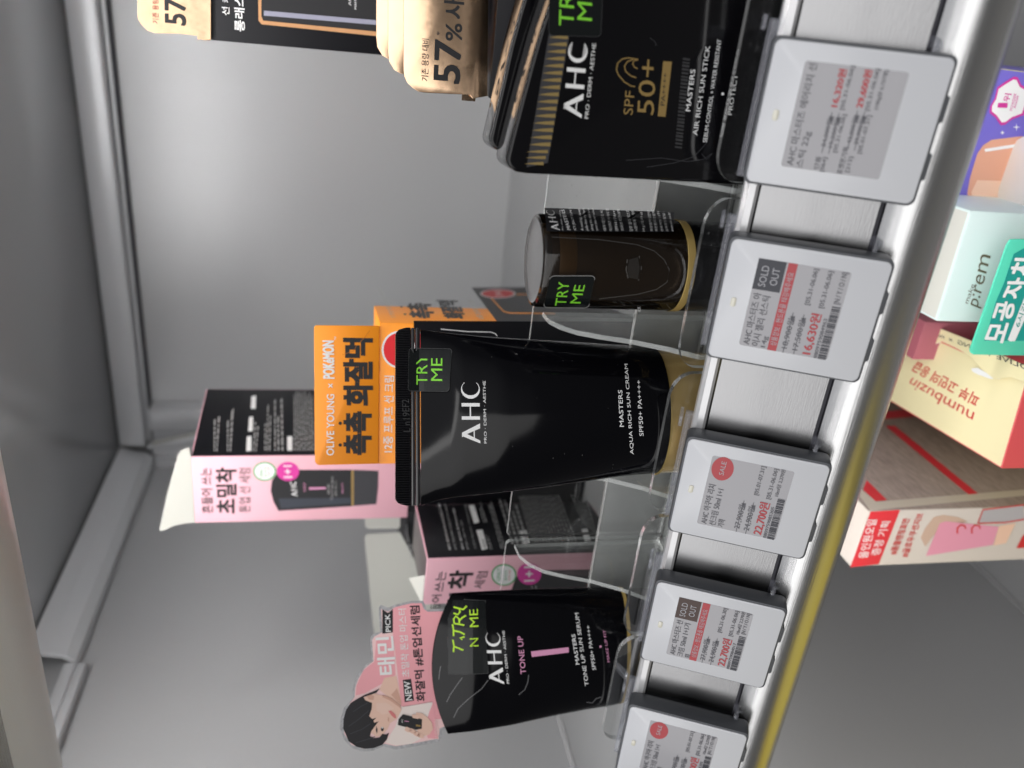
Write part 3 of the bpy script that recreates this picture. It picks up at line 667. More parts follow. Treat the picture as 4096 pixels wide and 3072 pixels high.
# --- tube one: flat crimp on top, gold cap below
b1 = at(2130, 1662, 1, 21.45); b1 = np.array([b1[0], b1[1], -1.36])
sil = silh(b1, 33, 0, [(1600, 1308, 2028), (1679, 1312, 2027), (1755, 1322, 2004), (1825, 1331, 1993), (1988, 1345, 1977), (2124, 1353, 1960), (2205, 1358, 1950), (2422, 1373, 1917), (2531, 1380, 1904), (2600, 1388, 1896)])
Ltop = sil[-1][0]; hb = sil[0][0]
prof1 = []
for h, a, c in sil:
    k = min(1, max(0, (Ltop - .85 - h) / (Ltop - .85 - hb))); prof1.append((h, a * (0.985 if h > hb + .1 else 1), 0.14 + 1.42 * (k ** 0.62), c))
prof1.append((Ltop + .2, sil[-1][1], .12, sil[-1][2])); prof1.insert(0, (hb - 1, prof1[0][1], prof1[0][2], prof1[0][3]))
t1 = thing('cream_tube', 'glossy black sun cream tube standing on its gold cap, green lettered sticker near the crimp', 'cream tube', b1)
TS = TubeShape(b1, 33, 0, prof1); W1 = Implicit(TS.f, 0.0045, 0.0095)
htop = TS.B[2] and sil[-2][0]
hs = [hb - .05, hb, hb + .06] + list(np.linspace(hb + .2, htop - .02, 34))
tubebody('body', TS, hs, M_blk2, t1)
# crimp: grooves and a ribbed flat seal with rounded corners
a, _, c = TS.ab(Ltop); hc0 = htop
for k in range(2):
    h0 = hc0 + .03 + k * .13
    P = [TS.B + TS.A * h0 + TS.U * (c + s * (a + .01)) + TS.V * q for s in (-1, 1) for q in (-.13, .13)]
    v = np.array([P[0], P[2], P[3], P[1]]); prism('groove_bar', v, TS.A * .10, M_crimp, t1, bevel=.04)
n = 74; V = []; F = []; h0, h1 = hc0 + .27, hc0 + .71
for i in range(n * 2 + 1):
    s = -1 + i / n; d = .07 if i % 2 else .15
    e = 1 - abs(s); top = h1 - (.22 * (1 - math.sqrt(max(0, 1 - (1 - min(1, e / .09)) ** 2))) if e < .09 else 0) * 1.4
    for hh in (h0, top):
        for q in (-d, d): V.append(TS.B + TS.A * hh + TS.U * (c + s * a) + TS.V * q)
for i in range(n * 2):
    k = i * 4; F += [(k, k + 4, k + 6, k + 2), (k + 1, k + 3, k + 7, k + 5), (k + 2, k + 6, k + 7, k + 3), (k, k + 1, k + 5, k + 4)]
F += [(0, 2, 3, 1), (8 * n, 8 * n + 1, 8 * n + 3, 8 * n + 2)]
add('ribbed_crimp', V, F, M_crimp, t1)
# gold cap
cw = silh(b1, 33, 0, [(2660, 1402, 1893)])[0]
capts = TubeShape(b1, 33, 0, [(0, cw[1] * .97, 1.38, cw[2]), (hb, cw[1], 1.42, cw[2])])
tubebody('gold_cap', capts, [0, .05, hb * .5, hb - .12, hb - .06], M_amber, t1)
tubebody('cap_rim', TubeShape(b1, 33, 0, [(0, cw[1] + .05, 1.5, cw[2]), (hb, cw[1] + .05, 1.5, cw[2])]), [hb - .12, hb - .06], M_goldm, t1)
qs = [(548, 582), (568, 268), (248, 265), (243, 582)]
qs = [(548, 585), (568, 272), (250, 265), (243, 580)]
poly(t1, W1, 'sticker', M_stick, 'A', rrect(qs, .07), lay=12, cuts=8)
stroke(t1, W1, 'sticker_rim', M_dimink, 'A', rrect(qs, .07), 4, lay=13, closed=True)
T(t1, W1, 'sticker_lettering', M_green, 'A', 'TRY', 388, 535, 388, 312, 84, 0, lay=14, cuts=4)
T(t1, W1, 'sticker_lettering', M_green, 'A', 'ME', 498, 507, 498, 340, 82, 0, lay=14, cuts=4)
brandmark(t1, W1, 'brand_lettering', M_white, 'A', 777, 965, 770, 512, 134, lay=1, cuts=8)
T(t1, W1, 'lettering', M_white, 'A', 'PRO · DERM · AESTHE', 825, 965, 815, 505, 20, 0, cuts=8)
T(t1, W1, 'lettering', M_white, 'A', 'MASTERS', 1834, 842, 1822, 572, 30, .02, cuts=5)
T(t1, W1, 'lettering', M_white, 'A', 'AQUA RICH SUN CREAM', 1912, 1045, 1868, 380, 30, 0, cuts=10)
T(t1, W1, 'lettering', M_white, 'A', 'SPF50+ PA++++', 1980, 910, 1958, 500, 30, 0, cuts=8)
T(t1, Plane(TS.B + TS.V * -.15, TS.V), 'embossed_code', M_dimink, 'A', 'L n19EF2', 262, 880, 250, 640, 52, 0)
rd = random.Random(3)
for i in range(15):
    x, y = rd.uniform(380, 1980), rd.uniform(300, 1150); a = rd.uniform(0, 3.14); L = rd.uniform(3, 9)
    poly(t1, W1, 'dust', mat('dust_fleck', (.10, .10, .10), .6), 'A', [(x, y), (x + L * math.cos(a), y + L * math.sin(a)), (x + L * math.cos(a) + 2, y + L * math.sin(a) + 2), (x + 2, y + 2)], lay=1)
flush()
# --- tube two: arched top, pink bar
b2 = at(2130, 2640, 1, 21.25); yaw2 = 34; lean2 = math.radians(2.3)
b2 = np.array([b2[0] - .05 + 1.5 * -math.tan(lean2), b2[1], -1.36])
sil2 = silh(b2, yaw2, lean2, [(1800, 2372, 2935), (1900, 2366, 2925), (2050, 2358, 2900), (2200, 2352, 2866), (2340, 2348, 2838), (2440, 2347, 2822), (2500, 2348, 2806), (2560, 2350, 2790)])
hb2 = sil2[0][0]; Lt2 = sil2[-1][0]
prof2 = [(-1, sil2[0][1], 1.08, sil2[0][2])]
for h, a, c in sil2:
    k = min(1, max(0, (Lt2 - h) / (Lt2 - hb2))); prof2.append((h, a, 0.10 + 0.98 * (k ** 0.55), c))
prof2.append((Lt2 + 1.5, sil2[-1][1] * .99, .10, sil2[-1][2]))
t2 = thing('cream_tube', 'black tone up tube with a pink bar, arched top and doubled green lettered stickers', 'cream tube', b2)
TS2 = TubeShape(b2, yaw2, lean2, prof2); TS2.arcfn = lambda h, cu: np.clip((h - (Lt2 - 1.2)) / 1.2, 0, 1.5) * 0.62 * (1 - cu * cu); W2 = Implicit(TS2.f, 0.0045, 0.0105)
gr = W2.hit(px('J', [(350, 660)]), 0)[0]; hg = (gr - TS2.B) @ TS2.A
def arcf2(h, cu): k = np.clip((h - (Lt2 - 1.2)) / 1.2, 0, 2); return k * 0.62 * (1 - cu * cu)
tubebody('body', TS2, list(np.linspace(hg + .12, Lt2, 40)), M_blk2, t2, arcf=arcf2)
tubebody('gold_ring', TubeShape(b2, yaw2, lean2, [(r[0], r[1] + .015, r[2] + .015, r[3]) for r in prof2]), [hg, hg + .12], M_goldm, t2)
tubebody('cap', TubeShape(b2, yaw2, lean2, [(r[0], r[1] - .03, r[2] - .03, r[3]) for r in prof2]), [0, .03, max(.1, hg - .2), hg], M_blk, t2)
poly(t2, W2, 'sticker', M_stick, 'C', [(1280, 840), (1262, 345), (1005, 340), (1010, 845)], lay=1, cuts=8)
stroke(t2, W2, 'sticker_rim', M_dimink, 'C', [(1280, 840), (1270, 570), (1262, 345), (1125, 338), (1005, 340), (1005, 600), (1010, 845), (1150, 845)], 5, lay=2, closed=True)
stroke(t2, W2, 'sticker_rim', M_dimink, 'C', [(1265, 590), (1010, 600)], 5, lay=2)
T(t2, W2, 'sticker_lettering', M_lime, 'C', 'T', 1060, 690, 1055, 625, 0.1 + 65, .01, lay=3, cuts=2) if 0 else None
def scr(pts, wd=11): stroke(t2, W2, 'sticker_lettering', M_lime, 'C', pts, wd, lay=3)
scr([(1045, 695), (1048, 650), (1040, 610)]); scr([(1045, 655), (1080, 668), (1112, 682)])
scr([(1045, 585), (1045, 540), (1038, 505)]); scr([(1045, 548), (1090, 558), (1122, 575)])
scr([(1050, 500), (1085, 505), (1118, 512)]); scr([(1050, 500), (1046, 470), (1060, 450), (1082, 468), (1085, 498)]); scr([(1085, 480), (1105, 460), (1130, 445)])
scr([(1045, 430), (1075, 440), (1090, 420), (1085, 405)]); scr([(1045, 388), (1080, 398), (1112, 405), (1135, 380)])
scr([(1105, 610), (1088, 600), (1120, 590)])
T(t2, W2, 'sticker_lettering', M_lime, 'C', 'ME', 1215, 522, 1210, 402, 58, 0, lay=3, cuts=4)
T(t2, W2, 'sticker_lettering', M_lime, 'C', 'N', 1215, 655, 1213, 598, 58, 0, lay=3, cuts=2)
mcr = mat('crease_glint', (.10, .10, .105), .3)  # creases drawn as pale strokes, their glint put into the colour
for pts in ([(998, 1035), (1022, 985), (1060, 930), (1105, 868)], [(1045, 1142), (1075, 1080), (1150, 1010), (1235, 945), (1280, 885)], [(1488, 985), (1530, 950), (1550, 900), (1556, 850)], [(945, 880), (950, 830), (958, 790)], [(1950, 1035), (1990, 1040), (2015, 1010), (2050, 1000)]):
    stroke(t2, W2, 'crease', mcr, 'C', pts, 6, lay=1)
brandmark(t2, W2, 'brand_lettering', M_white, 'C', 1390, 912, 1358, 560, 98, lay=4, cuts=8, lean=-.05)
T(t2, W2, 'lettering', M_white, 'C', 'PRO · DERM · AESTHE', 1425, 908, 1392, 548, 17, 0, cuts=8)
T(t2, W2, 'pink_lettering', M_pinkink, 'C', 'TONE UP', 1538, 842, 1515, 585, 36, .02, cuts=6)
poly(t2, W2, 'pink_bar', M_pinkink, 'C', [(1578, 728), (1830, 697), (1828, 662), (1572, 690)], lay=1, cuts=4)
T(t2, W2, 'lettering', M_white, 'C', 'MASTERS', 1902, 778, 1872, 572, 25, .02, cuts=5)
T(t2, W2, 'lettering', M_white, 'C', 'TONE UP SUN SERUM', 1965, 922, 1895, 428, 26, 0, cuts=8)
T(t2, W2, 'lettering', M_white, 'C', 'SPF50+ PA++++', 2015, 815, 1972, 515, 25, 0, cuts=6)
poly(t2, W2, 'pink_dot', M_pinkink, 'C', circ(2045, 657, 8), lay=1)
T(t2, W2, 'pink_lettering', M_pinkink, 'C', 'MAKE UP FIT', 2110, 762, 2080, 545, 18, 0, cuts=6)
flush()
# --- promo card stuck behind the second tube
pc0 = at(1740, 2640, 1, 21.6); PC = vplane(pc0, 34); Uc, Vc = dirs(34)
tc_ = thing('promo_card', 'pink die-cut promo card with a dark haired man holding a tube, behind the black tube', 'promo card', (pc0[0], pc0[1], 5))
ol = [(980, 400), (862, 408), (852, 372), (838, 347), (760, 348), (640, 376), (600, 395), (548, 374), (537, 398), (540, 470), (545, 558), (492, 574), (476, 605), (488, 750), (455, 775), (405, 830), (370, 900), (357, 960), (366, 1008), (300, 1075), (278, 1150), (272, 1215), (300, 1290), (350, 1345), (430, 1372), (500, 1365), (570, 1335), (650, 1358), (760, 1340), (945, 1305), (968, 1265), (968, 1222), (1060, 1190), (1100, 800)]
olw = PC.hit(px('C', ol), 0)
prism('card', olw, Vc * .06, M_silv, tc_)
ins = [(1060, 415), (868, 420), (842, 400), (828, 362), (760, 362), (650, 388), (632, 400), (600, 420), (553, 402), (560, 560), (505, 590), (490, 615), (500, 755), (440, 805), (395, 880), (375, 940), (372, 1000), (340, 1040), (300, 1150), (300, 1250), (350, 1325), (430, 1352), (500, 1345), (575, 1318), (650, 1335), (760, 1318), (930, 1285), (948, 1255), (950, 1215), (1050, 1170), (1080, 800)]
poly(tc_, PC, 'printed_background', M_pcard2, 'C', ins, lay=0)
poly(tc_, PC, 'pink_panel', M_pcard, 'C', [(1060, 415), (868, 420), (842, 400), (828, 362), (760, 362), (650, 388), (630, 400), (632, 560), (690, 1060), (700, 1068), (900, 1035), (905, 1150), (985, 1150), (1080, 800)], lay=1)
poly(tc_, PC, 'pink_panel', M_pcard, 'C', [(520, 600), (505, 760), (430, 820), (385, 920), (378, 990), (440, 975), (540, 920), (650, 850), (635, 590)], lay=1)
poly(tc_, PC, 'jacket', mat('print_white', (0.82, 0.72, 0.68), 0.4), 'C', [(690, 1065), (900, 1030), (912, 1100), (945, 1290), (860, 1262), (760, 1318), (650, 1330), (580, 1310), (650, 1200)], lay=1)
poly(tc_, PC, 'sleeve', M_pcard, 'C', [(905, 1040), (940, 1285), (870, 1280), (850, 1200), (880, 1100)], lay=2)
poly(tc_, PC, 'neck', M_skin, 'C', [(575, 870), (655, 855), (690, 1030), (680, 1055), (600, 1000), (540, 950)], lay=2)
poly(tc_, PC, 'neck', M_skin2, 'C', [(620, 985), (660, 940), (690, 1030), (688, 1058)], lay=3)
poly(tc_, PC, 'face', M_skin, 'C', [(440, 1000), (500, 975), (560, 990), (620, 1010), (680, 1060), (690, 1085), (680, 1110), (655, 1150), (610, 1180), (598, 1215), (560, 1260), (520, 1270), (480, 1240), (470, 1150), (480, 1080), (430, 1030)], lay=4)
poly(tc_, PC, 'ear', M_skin2, 'C', [(450, 990), (480, 980), (505, 995), (500, 1020), (470, 1018)], lay=5)
poly(tc_, PC, 'hair', M_hair, 'C', [(545, 940), (500, 962), (440, 985), (385, 1015), (345, 1040), (312, 1090), (296, 1150), (294, 1215), (318, 1270), (330, 1300), (385, 1338), (440, 1352), (505, 1346), (560, 1325), (590, 1290), (606, 1242), (585, 1255), (560, 1250), (540, 1275), (500, 1280), (475, 1265), (485, 1232), (512, 1195), (535, 1165), (505, 1175), (500, 1160), (520, 1140), (492, 1150), (470, 1130), (488, 1080), (490, 1040), (445, 1022), (430, 1000), (480, 985), (520, 970)], lay=5)
for a in ([(330, 1200), (400, 1150), (470, 1090)], [(340, 1250), (420, 1220), (480, 1180)], [(380, 1310), (450, 1290), (510, 1270)], [(360, 1100), (420, 1060), (470, 1035)]):
    stroke(tc_, PC, 'hair_shine', mat('hair_shine', (.035, .035, .045), .4), 'C', a, 5, lay=6)
poly(tc_, PC, 'cheek', mat('print_cheek', (.80, .56, .47), .4), 'C', [(520, 1040), (590, 1040), (640, 1075), (610, 1110), (560, 1120), (520, 1090)], lay=5)
poly(tc_, PC, 'jaw_shade', M_skin2, 'C', [(560, 985), (625, 1008), (682, 1058), (690, 1085), (676, 1070), (612, 1024), (560, 1000)], lay=6)
poly(tc_, PC, 'brow', M_hair, 'C', [(520, 1195), (528, 1225), (522, 1250), (516, 1225)], lay=6)
poly(tc_, PC, 'eye', M_hair, 'C', circ(560, 1218, 10, 15, 12), lay=6)
poly(tc_, PC, 'eye', M_white, 'C', circ(560, 1208, 5, 6, 8), lay=7)
poly(tc_, PC, 'lips', mat('print_lips', (0.66, 0.20, 0.20), 0.4), 'C', [(600, 1095), (618, 1090), (650, 1120), (655, 1145), (640, 1142), (622, 1125)], lay=6)
poly(tc_, PC, 'nose', M_skin2, 'C', [(598, 1135), (606, 1140), (606, 1170), (596, 1160)], lay=6)
poly(tc_, PC, 'hand', M_skin, 'C', [(790, 1105), (830, 1110), (865, 1135), (895, 1170), (905, 1215), (880, 1255), (850, 1262), (800, 1240), (790, 1180)], lay=6)
poly(tc_, PC, 'printed_tube', M_black, 'C', [(700, 1117), (795, 1140), (830, 1150), (828, 1215), (790, 1222), (665, 1190), (670, 1150)], lay=7)
T(tc_, PC, 'tiny_lettering', M_white, 'C', 'AHC', 700, 1175, 700, 1150, 10, 0, lay=8)
poly(tc_, PC, 'tiny_lettering', M_pinkink, 'C', [(710, 1165), (740, 1168), (740, 1163), (710, 1160)], lay=8)
poly(tc_, PC, 'tiny_lettering', M_goldp, 'C', [(788, 1185), (820, 1192), (820, 1202), (788, 1198)], lay=8)
for (a, b) in ((715, 1215), (745, 1225), (775, 1245), (800, 1255)):
    poly(tc_, PC, 'finger', M_skin, 'C', [(a + 8, b - 15), (a + 25, b - 8), (a + 45, b + 8), (a + 40, b + 24), (a + 15, b + 22), (a - 5, b + 8)], lay=8)
poly(tc_, PC, 'finger', M_skin, 'C', [(762, 1118), (800, 1118), (830, 1135), (800, 1148), (765, 1140)], lay=8)
poly(tc_, PC, 'pick_ribbon', M_black, 'C', [(560, 570), (632, 560), (632, 402), (598, 428), (560, 402)], lay=2)
T(tc_, PC, 'white_lettering', M_white, 'C', 'PICK', 618, 555, 612, 435, 34, .03, lay=3)
T(tc_, PC, 'white_lettering', M_white, 'C', '태민', 652, 842, 634, 588, 118, .045, lay=3)
T(tc_, PC, 'white_lettering', M_white, 'C', '초밀착 톤업 마스터', 748, 862, 722, 398, 55, .005, lay=3)
poly(tc_, PC, 'new_box', M_black, 'C', [(712, 1035), (776, 1025), (756, 876), (700, 884)], lay=2)
T(tc_, PC, 'white_lettering', M_white, 'C', 'NEW', 764, 1020, 748, 892, 42, .03, lay=3)
T(tc_, PC, 'black_lettering', M_black, 'C', '화잘먹 #톤업선세럼', 856, 1025, 812, 378, 64, .04, lay=3)
T(tc_, PC, 'white_lettering', M_pcard2, 'C', 'LUTOWN', 945, 1280, 938, 1150, 26, .03, lay=4)
flush()
# ================================================================== CARTONS ON THE SHELF
def carton(name, label, FR, BR, FL, Y, zbot, mats, group=None, bev=0.05, cat='carton', depth=None, FRpt=None):
    """FR, BR, FL: px of the top front right, top back right, top front left corners; Y: depth of the front right corner
       mats: front, right, top, left"""
    fr = at(*FR, 1, Y) if FRpt is None else np.array(FRpt, float); zt = fr[2]; br = at(*BR, 2, zt) if BR is not None else None; fl = at(*FL, 2, zt)
    if br is None:
        d = fl - fr; d = d / np.linalg.norm(d); br = fr + np.array([d[1], -d[0], 0]) * -depth * (1 if d[0] < 0 else -1)
        if br[1] < fr[1]: br = 2 * fr - br
    if depth is not None:
        v = br - fr; br = fr + v / np.linalg.norm(v) * depth
    bl = fl + (br - fr)
    V = [(p[0], p[1], z) for z in (zbot, zt) for p in (fl, fr, br, bl)]
    F = [(0, 1, 5, 4), (1, 2, 6, 5), (4, 5, 6, 7), (3, 0, 4, 7), (2, 3, 7, 6), (3, 2, 1, 0)]
    c = (fl + fr + br + bl) / 4
    t = thing(name, label, cat, (c[0], c[1], zbot), group)
    add('carton_body', V, F, None, t, mats=mats, fm=[0, 1, 2, 3, 3, 3], bevel=bev, seg=2)
    n1 = np.cross(fr - fl, (0, 0, 1)); n2 = np.cross(br - fr, (0, 0, 1))
    return t, Plane(fl, n1), Plane(fr, n2), dict(fl=fl, fr=fr, br=br, bl=bl, zt=zt)
def flap(t, surf, pts, reg, m, vec, name='flap', bev=0.0):
    O = surf.hit(px(reg, pts), 0); return prism(name, O, vec, m, t, bevel=bev)
# --- near pink and black carton
cN, fN, rN, gN = carton('carton', 'pink and black carton partly hidden behind the tube with the pink bar', (1708, 2235), (1665, 2036), (1692, 2420), 26, -1.5, [M_pink, M_blkbox, M_topbox, M_blkbox], depth=5.4)
def pinkfront(t, S, near):
    if near:
        T(t, S, 'lettering', M_greydk, 'M', '쓰는', 1128, 1250, 1165, 1012, 118, .02, lay=1)
        T(t, S, 'lettering', M_greydk, 'M', '흔들어', 1060, 1600, 1105, 1292, 115, .02, lay=1)
        T(t, S, 'lettering', M_black, 'M', '초밀', 1420, 1760, 1452, 1262, 250, .05, lay=1)
        T(t, S, 'lettering', M_black, 'M', '착', 1452, 1205, 1488, 998, 275, .05, lay=1)
        T(t, S, 'lettering', M_greydk, 'M', '세럼', 1605, 1215, 1668, 1008, 125, .01, lay=1)
        poly(t, S, 'seal', M_dgreen, 'M', circ(1857, 1053, 152, 132), lay=1); poly(t, S, 'seal', M_white, 'M', circ(1857, 1053, 134, 115), lay=2)
        T(t, S, 'green_lettering', M_dgreen, 'M', 'ONLY', 1812, 1122, 1812, 968, 42, .02, lay=3)
        T(t, S, 'green_lettering', M_dgreen, 'M', '올리브영', 1890, 1115, 1898, 998, 30, .01, lay=3)
        T(t, S, 'red_lettering', M_red, 'M', '단독기획', 1935, 1115, 1945, 995, 30, 0, lay=3)
        poly(t, S, 'magenta_disc', M_mag, 'L', circ(1220, 757, 82, 74), lay=2)
        T(t, S, 'white_lettering', M_white, 'L', '1+1', 1255, 805, 1255, 705, 70, .03, lay=3)
        poly(t, S, 'printed_tube', M_black, 'L', [(1085, 900), (1130, 780), (1180, 735), (1700, 725), (1700, 1050), (1060, 1050)], lay=1)
        brandmark(t, S, 'tiny_lettering', M_grayink, 'L', 1300, 960, 1265, 830, 35, lay=2)
    else:
        T(t, S, 'lettering', M_greydk, 'K', '흔들어 쓰는', 382, 982, 370, 712, 68, .02, lay=1)
        T(t, S, 'lettering', M_black, 'K', '초밀착', 522, 982, 520, 710, 120, .05, lay=1)
        T(t, S, 'lettering', M_greydk, 'K', '톤업 선 세럼', 606, 978, 606, 712, 68, .01, lay=1)
        poly(t, S, 'seal', M_dgreen, 'K', circ(692, 732, 70, 58), lay=1); poly(t, S, 'seal', M_white, 'K', circ(692, 732, 60, 49), lay=2)
        T(t, S, 'green_lettering', M_dgreen, 'K', 'ONLY', 683, 768, 678, 700, 20, .02, lay=3)
        T(t, S, 'green_lettering', M_dgreen, 'K', '올리브영', 705, 765, 703, 702, 14, .01, lay=3)
        T(t, S, 'red_lettering', M_red, 'K', '단독기획', 726, 765, 724, 704, 14, 0, lay=3)
        poly(t, S, 'printed_tube', M_black, 'K', [(775, 970), (745, 915), (728, 850), (735, 790), (765, 745), (800, 722), (1215, 722), (1222, 942)], lay=1)
        poly(t, S, 'printed_tube', M_greydk, 'K', [(1228, 940), (1365, 930), (1376, 830), (1378, 728), (1228, 722)], lay=1)
        poly(t, S, 'printed_ring', M_goldp, 'K', [(1215, 942), (1229, 941), (1229, 722), (1215, 722)], lay=2)
        poly(t, S, 'tube_shine', mat('print_blue_grey', (0.035, 0.04, 0.055), .4), 'K', [(790, 955), (1212, 925), (1212, 890), (775, 895)], lay=2)
        poly(t, S, 'magenta_disc', M_mag, 'K', circ(832, 732, 68, 57), lay=3)
        T(t, S, 'white_lettering', M_white, 'K', '1+1', 858, 768, 855, 695, 50, .03, lay=4)
        brandmark(t, S, 'tiny_lettering', M_white, 'K', 892, 882, 880, 790, 36, lay=3)
        T(t, S, 'tiny_lettering', M_pinkink, 'K', 'TONE UP', 942, 855, 938, 800, 14, .02, lay=3)
        poly(t, S, 'printed_bar', M_pinkink, 'K', [(960, 842), (1060, 838), (1060, 826), (960, 828)], lay=3)
        T(t, S, 'tiny_lettering', M_grayink, 'K', 'MASTERS', 1085, 868, 1083, 808, 14, .02, lay=3)
        T(t, S, 'tiny_lettering', M_grayink, 'K', 'TONE UP SUN SERUM', 1103, 905, 1108, 762, 13, 0, lay=3)
        T(t, S, 'tiny_lettering', M_grayink, 'K', 'SPF50+ PA++++', 1128, 880, 1128, 790, 13, 0, lay=3)
        T(t, S, 'tiny_lettering', M_pinkink, 'K', 'MAKE UP FIT', 1168, 865, 1166, 800, 11, 0, lay=3)
pinkfront(cN, fN, True)
# print on the black side
S = rN
BL = lambda c: px('M', c)
def block(t, S, reg, c, rows, m, **k): finelines(t, S, 'small_print', m, px(reg, c), rows, **k)
T(cN, S, 'white_lettering', M_white, 'M', '에이 에이치 씨 마스터즈 톤업 선 세럼', 1225, 755, 1090, 200, 38, 0, h1=30)
T(cN, S, 'white_lettering', M_grayink, 'M', 'AHC MASTERS TONE UP SUN SERUM', 1292, 755, 1160, 200, 30, 0, h1=26)
T(cN, S, 'white_lettering', M_white, 'M', '에이 에이치 씨 마스터즈 톤업', 1382, 752, 1262, 260, 34, 0, h1=28)
T(cN, S, 'white_lettering', M_grayink, 'M', 'SPF50+ / PA++++ / 50ml', 1440, 752, 1350, 400, 30, 0, h1=26)
T(cN, S, 'white_lettering', M_grayink, 'M', '초밀착 텍스처로 끈적임없이 피부에', 1530, 745, 1400, 200, 32, 0, h1=26)
for c in ([(1590, 760), (1662, 740), (1598, 510), (1522, 515)], [(1495, 438), (1560, 420), (1498, 212), (1430, 218)]):
    poly(cN, S, 'white_pill', M_white, 'M', c, lay=1)
T(cN, S, 'dark_lettering', M_black, 'M', '내용물특징', 1652, 735, 1625, 625, 42, 0, lay=2)
block(cN, S, 'M', [(1735, 745), (1640, 480), (1600, 485), (1690, 750)], 2, M_grayink, seed=3, words=6)
block(cN, S, 'M', [(1670, 420), (1585, 170), (1540, 175), (1610, 425)], 2, M_grayink, seed=4, words=6)
block(cN, S, 'M', [(1890, 740), (1700, 110), (1640, 110), (1820, 740)], 3, M_grayink, seed=5, words=12)
block(cN, S, 'L', [(1235, 555), (1130, 215), (1000, 215), (1100, 555)], 4, M_grayink, seed=6, words=12)
poly(cN, S, 'white_pill', M_white, 'L', [(1180, 560), (1225, 550), (1200, 460), (1155, 465)], lay=1)
poly(cN, S, 'white_pill', M_white, 'L', [(1600, 545), (1640, 530), (1615, 450), (1575, 455)], lay=1)
block(cN, S, 'L', [(1560, 545), (1400, 140), (1140, 200), (1240, 550)], 15, M_grayink, seed=7, words=16, wmin=.9)
block(cN, S, 'L', [(1690, 500), (1600, 100), (1440, 120), (1590, 420)], 6, M_grayink, seed=8, words=12)
PT = Plane(gN['fr'], (0, 0, 1))
stroke(cN, PT, 'script_mark', M_silv, 'M', [(730, 860), (735, 800), (750, 760), (740, 700), (720, 680), (705, 700), (715, 760)], 8)
stroke(cN, PT, 'script_mark', M_silv, 'M', [(715, 660), (690, 560), (685, 450)], 9); stroke(cN, PT, 'script_mark', M_silv, 'M', [(690, 650), (665, 560), (660, 510)], 7)
# torn seam and open top flap
g = gN
add('top_flap', [tuple(g['fl'] + np.array([0, 0, .02])), tuple(g['fl'] + (g['fr'] - g['fl']) * .62 + np.array([0, .1, .02])), tuple(g['fl'] + (g['bl'] - g['fl']) * .35 + (g['fr'] - g['fl']) * .12 + np.array([0, 0, .45]))], [(0, 1, 2)], M_card, cN)
# --- carton underneath the tall one, its white inner flaps standing open
cW = thing('carton', 'white inner flaps of an opened carton standing behind the near pink carton', 'carton', (-27, 35, -1.5))
PW = Plane((0, 34.4, 0), (0, -1, 0))
box('carton_body', -29.7, -22.3, 34.7, 41.5, -1.5, 6.6, M_blkbox, cW, bevel=.05)
flap(cW, PW, [(1459, 2072), (1600, 2070), (1600, 2106), (1595, 2114), (1475, 2116), (1462, 2108)], 'Z', M_card, (0, .06, 0))
flap(cW, PW, [(1470, 2137), (1600, 2130), (1760, 2430), (1770, 2760), (1530, 2760), (1492, 2500), (1459, 2160), (1460, 2145)], 'Z', M_card, (0, .06, 0))
# --- tall far pink carton
cS = thing('carton', 'plain black carton serving as the stand of the tall pink carton', 'carton', (-20, 34, -1.5))
cF, fF, rF, gF = carton('carton', 'tall pink and black carton with its grey lid flap standing up', (762, 1828), (825, 1554), (779, 2093), 32, 6.9, [M_pink, M_blkbox, M_card, M_pink])
box('carton_body', gF['fl'][0] + .1, gF['fr'][0] - .1, 32.05, 36.9, -1.5, 6.9, M_blkbox, cS, bevel=.05)
pinkfront(cF, fF, False)
PF2 = Plane(fF.p + np.array([0, .3, 0]), (0, -1, .05))
flap(cF, fF, [(249, 655), (272, 1040), (200, 1048), (140, 1062), (90, 1085), (65, 1092), (58, 1080), (100, 880), (165, 640), (190, 605), (235, 590)], 'K', M_card, (0, .07, 0), 'lid_flap')
block(cF, rF, 'K', [(415, 612), (440, 380), (385, 400), (385, 612)], 2, M_grayink, seed=11, words=8, wmin=.9)
block(cF, rF, 'K', [(500, 612), (535, 250), (465, 380), (465, 612)], 2, M_grayink, seed=12, words=8, wmin=.7)
for c in ([(580, 612), (612, 610), (612, 520), (585, 522)], [(592, 492), (620, 490), (622, 402), (598, 405)], [(608, 355), (638, 355), (640, 275), (612, 280)]):
    poly(cF, rF, 'white_pill', M_white, 'K', c, lay=1)
block(cF, rF, 'K', [(650, 612), (690, 250), (640, 250), (622, 612)], 2, M_grayink, seed=13, words=8)
block(cF, rF, 'K', [(735, 608), (745, 240), (695, 300), (690, 608)], 3, M_grayink, seed=14, words=10)
block(cF, rF, 'K', [(820, 608), (810, 240), (750, 300), (750, 608)], 3, M_grayink, seed=15, words=10)
poly(cF, rF, 'white_pill', M_white, 'K', [(828, 608), (858, 608), (858, 520), (828, 522)], lay=1)
block(cF, rF, 'K', [(1000, 608), (985, 240), (868, 250), (868, 608)], 9, M_grayink, seed=16, words=14, wmin=.9)
flush()
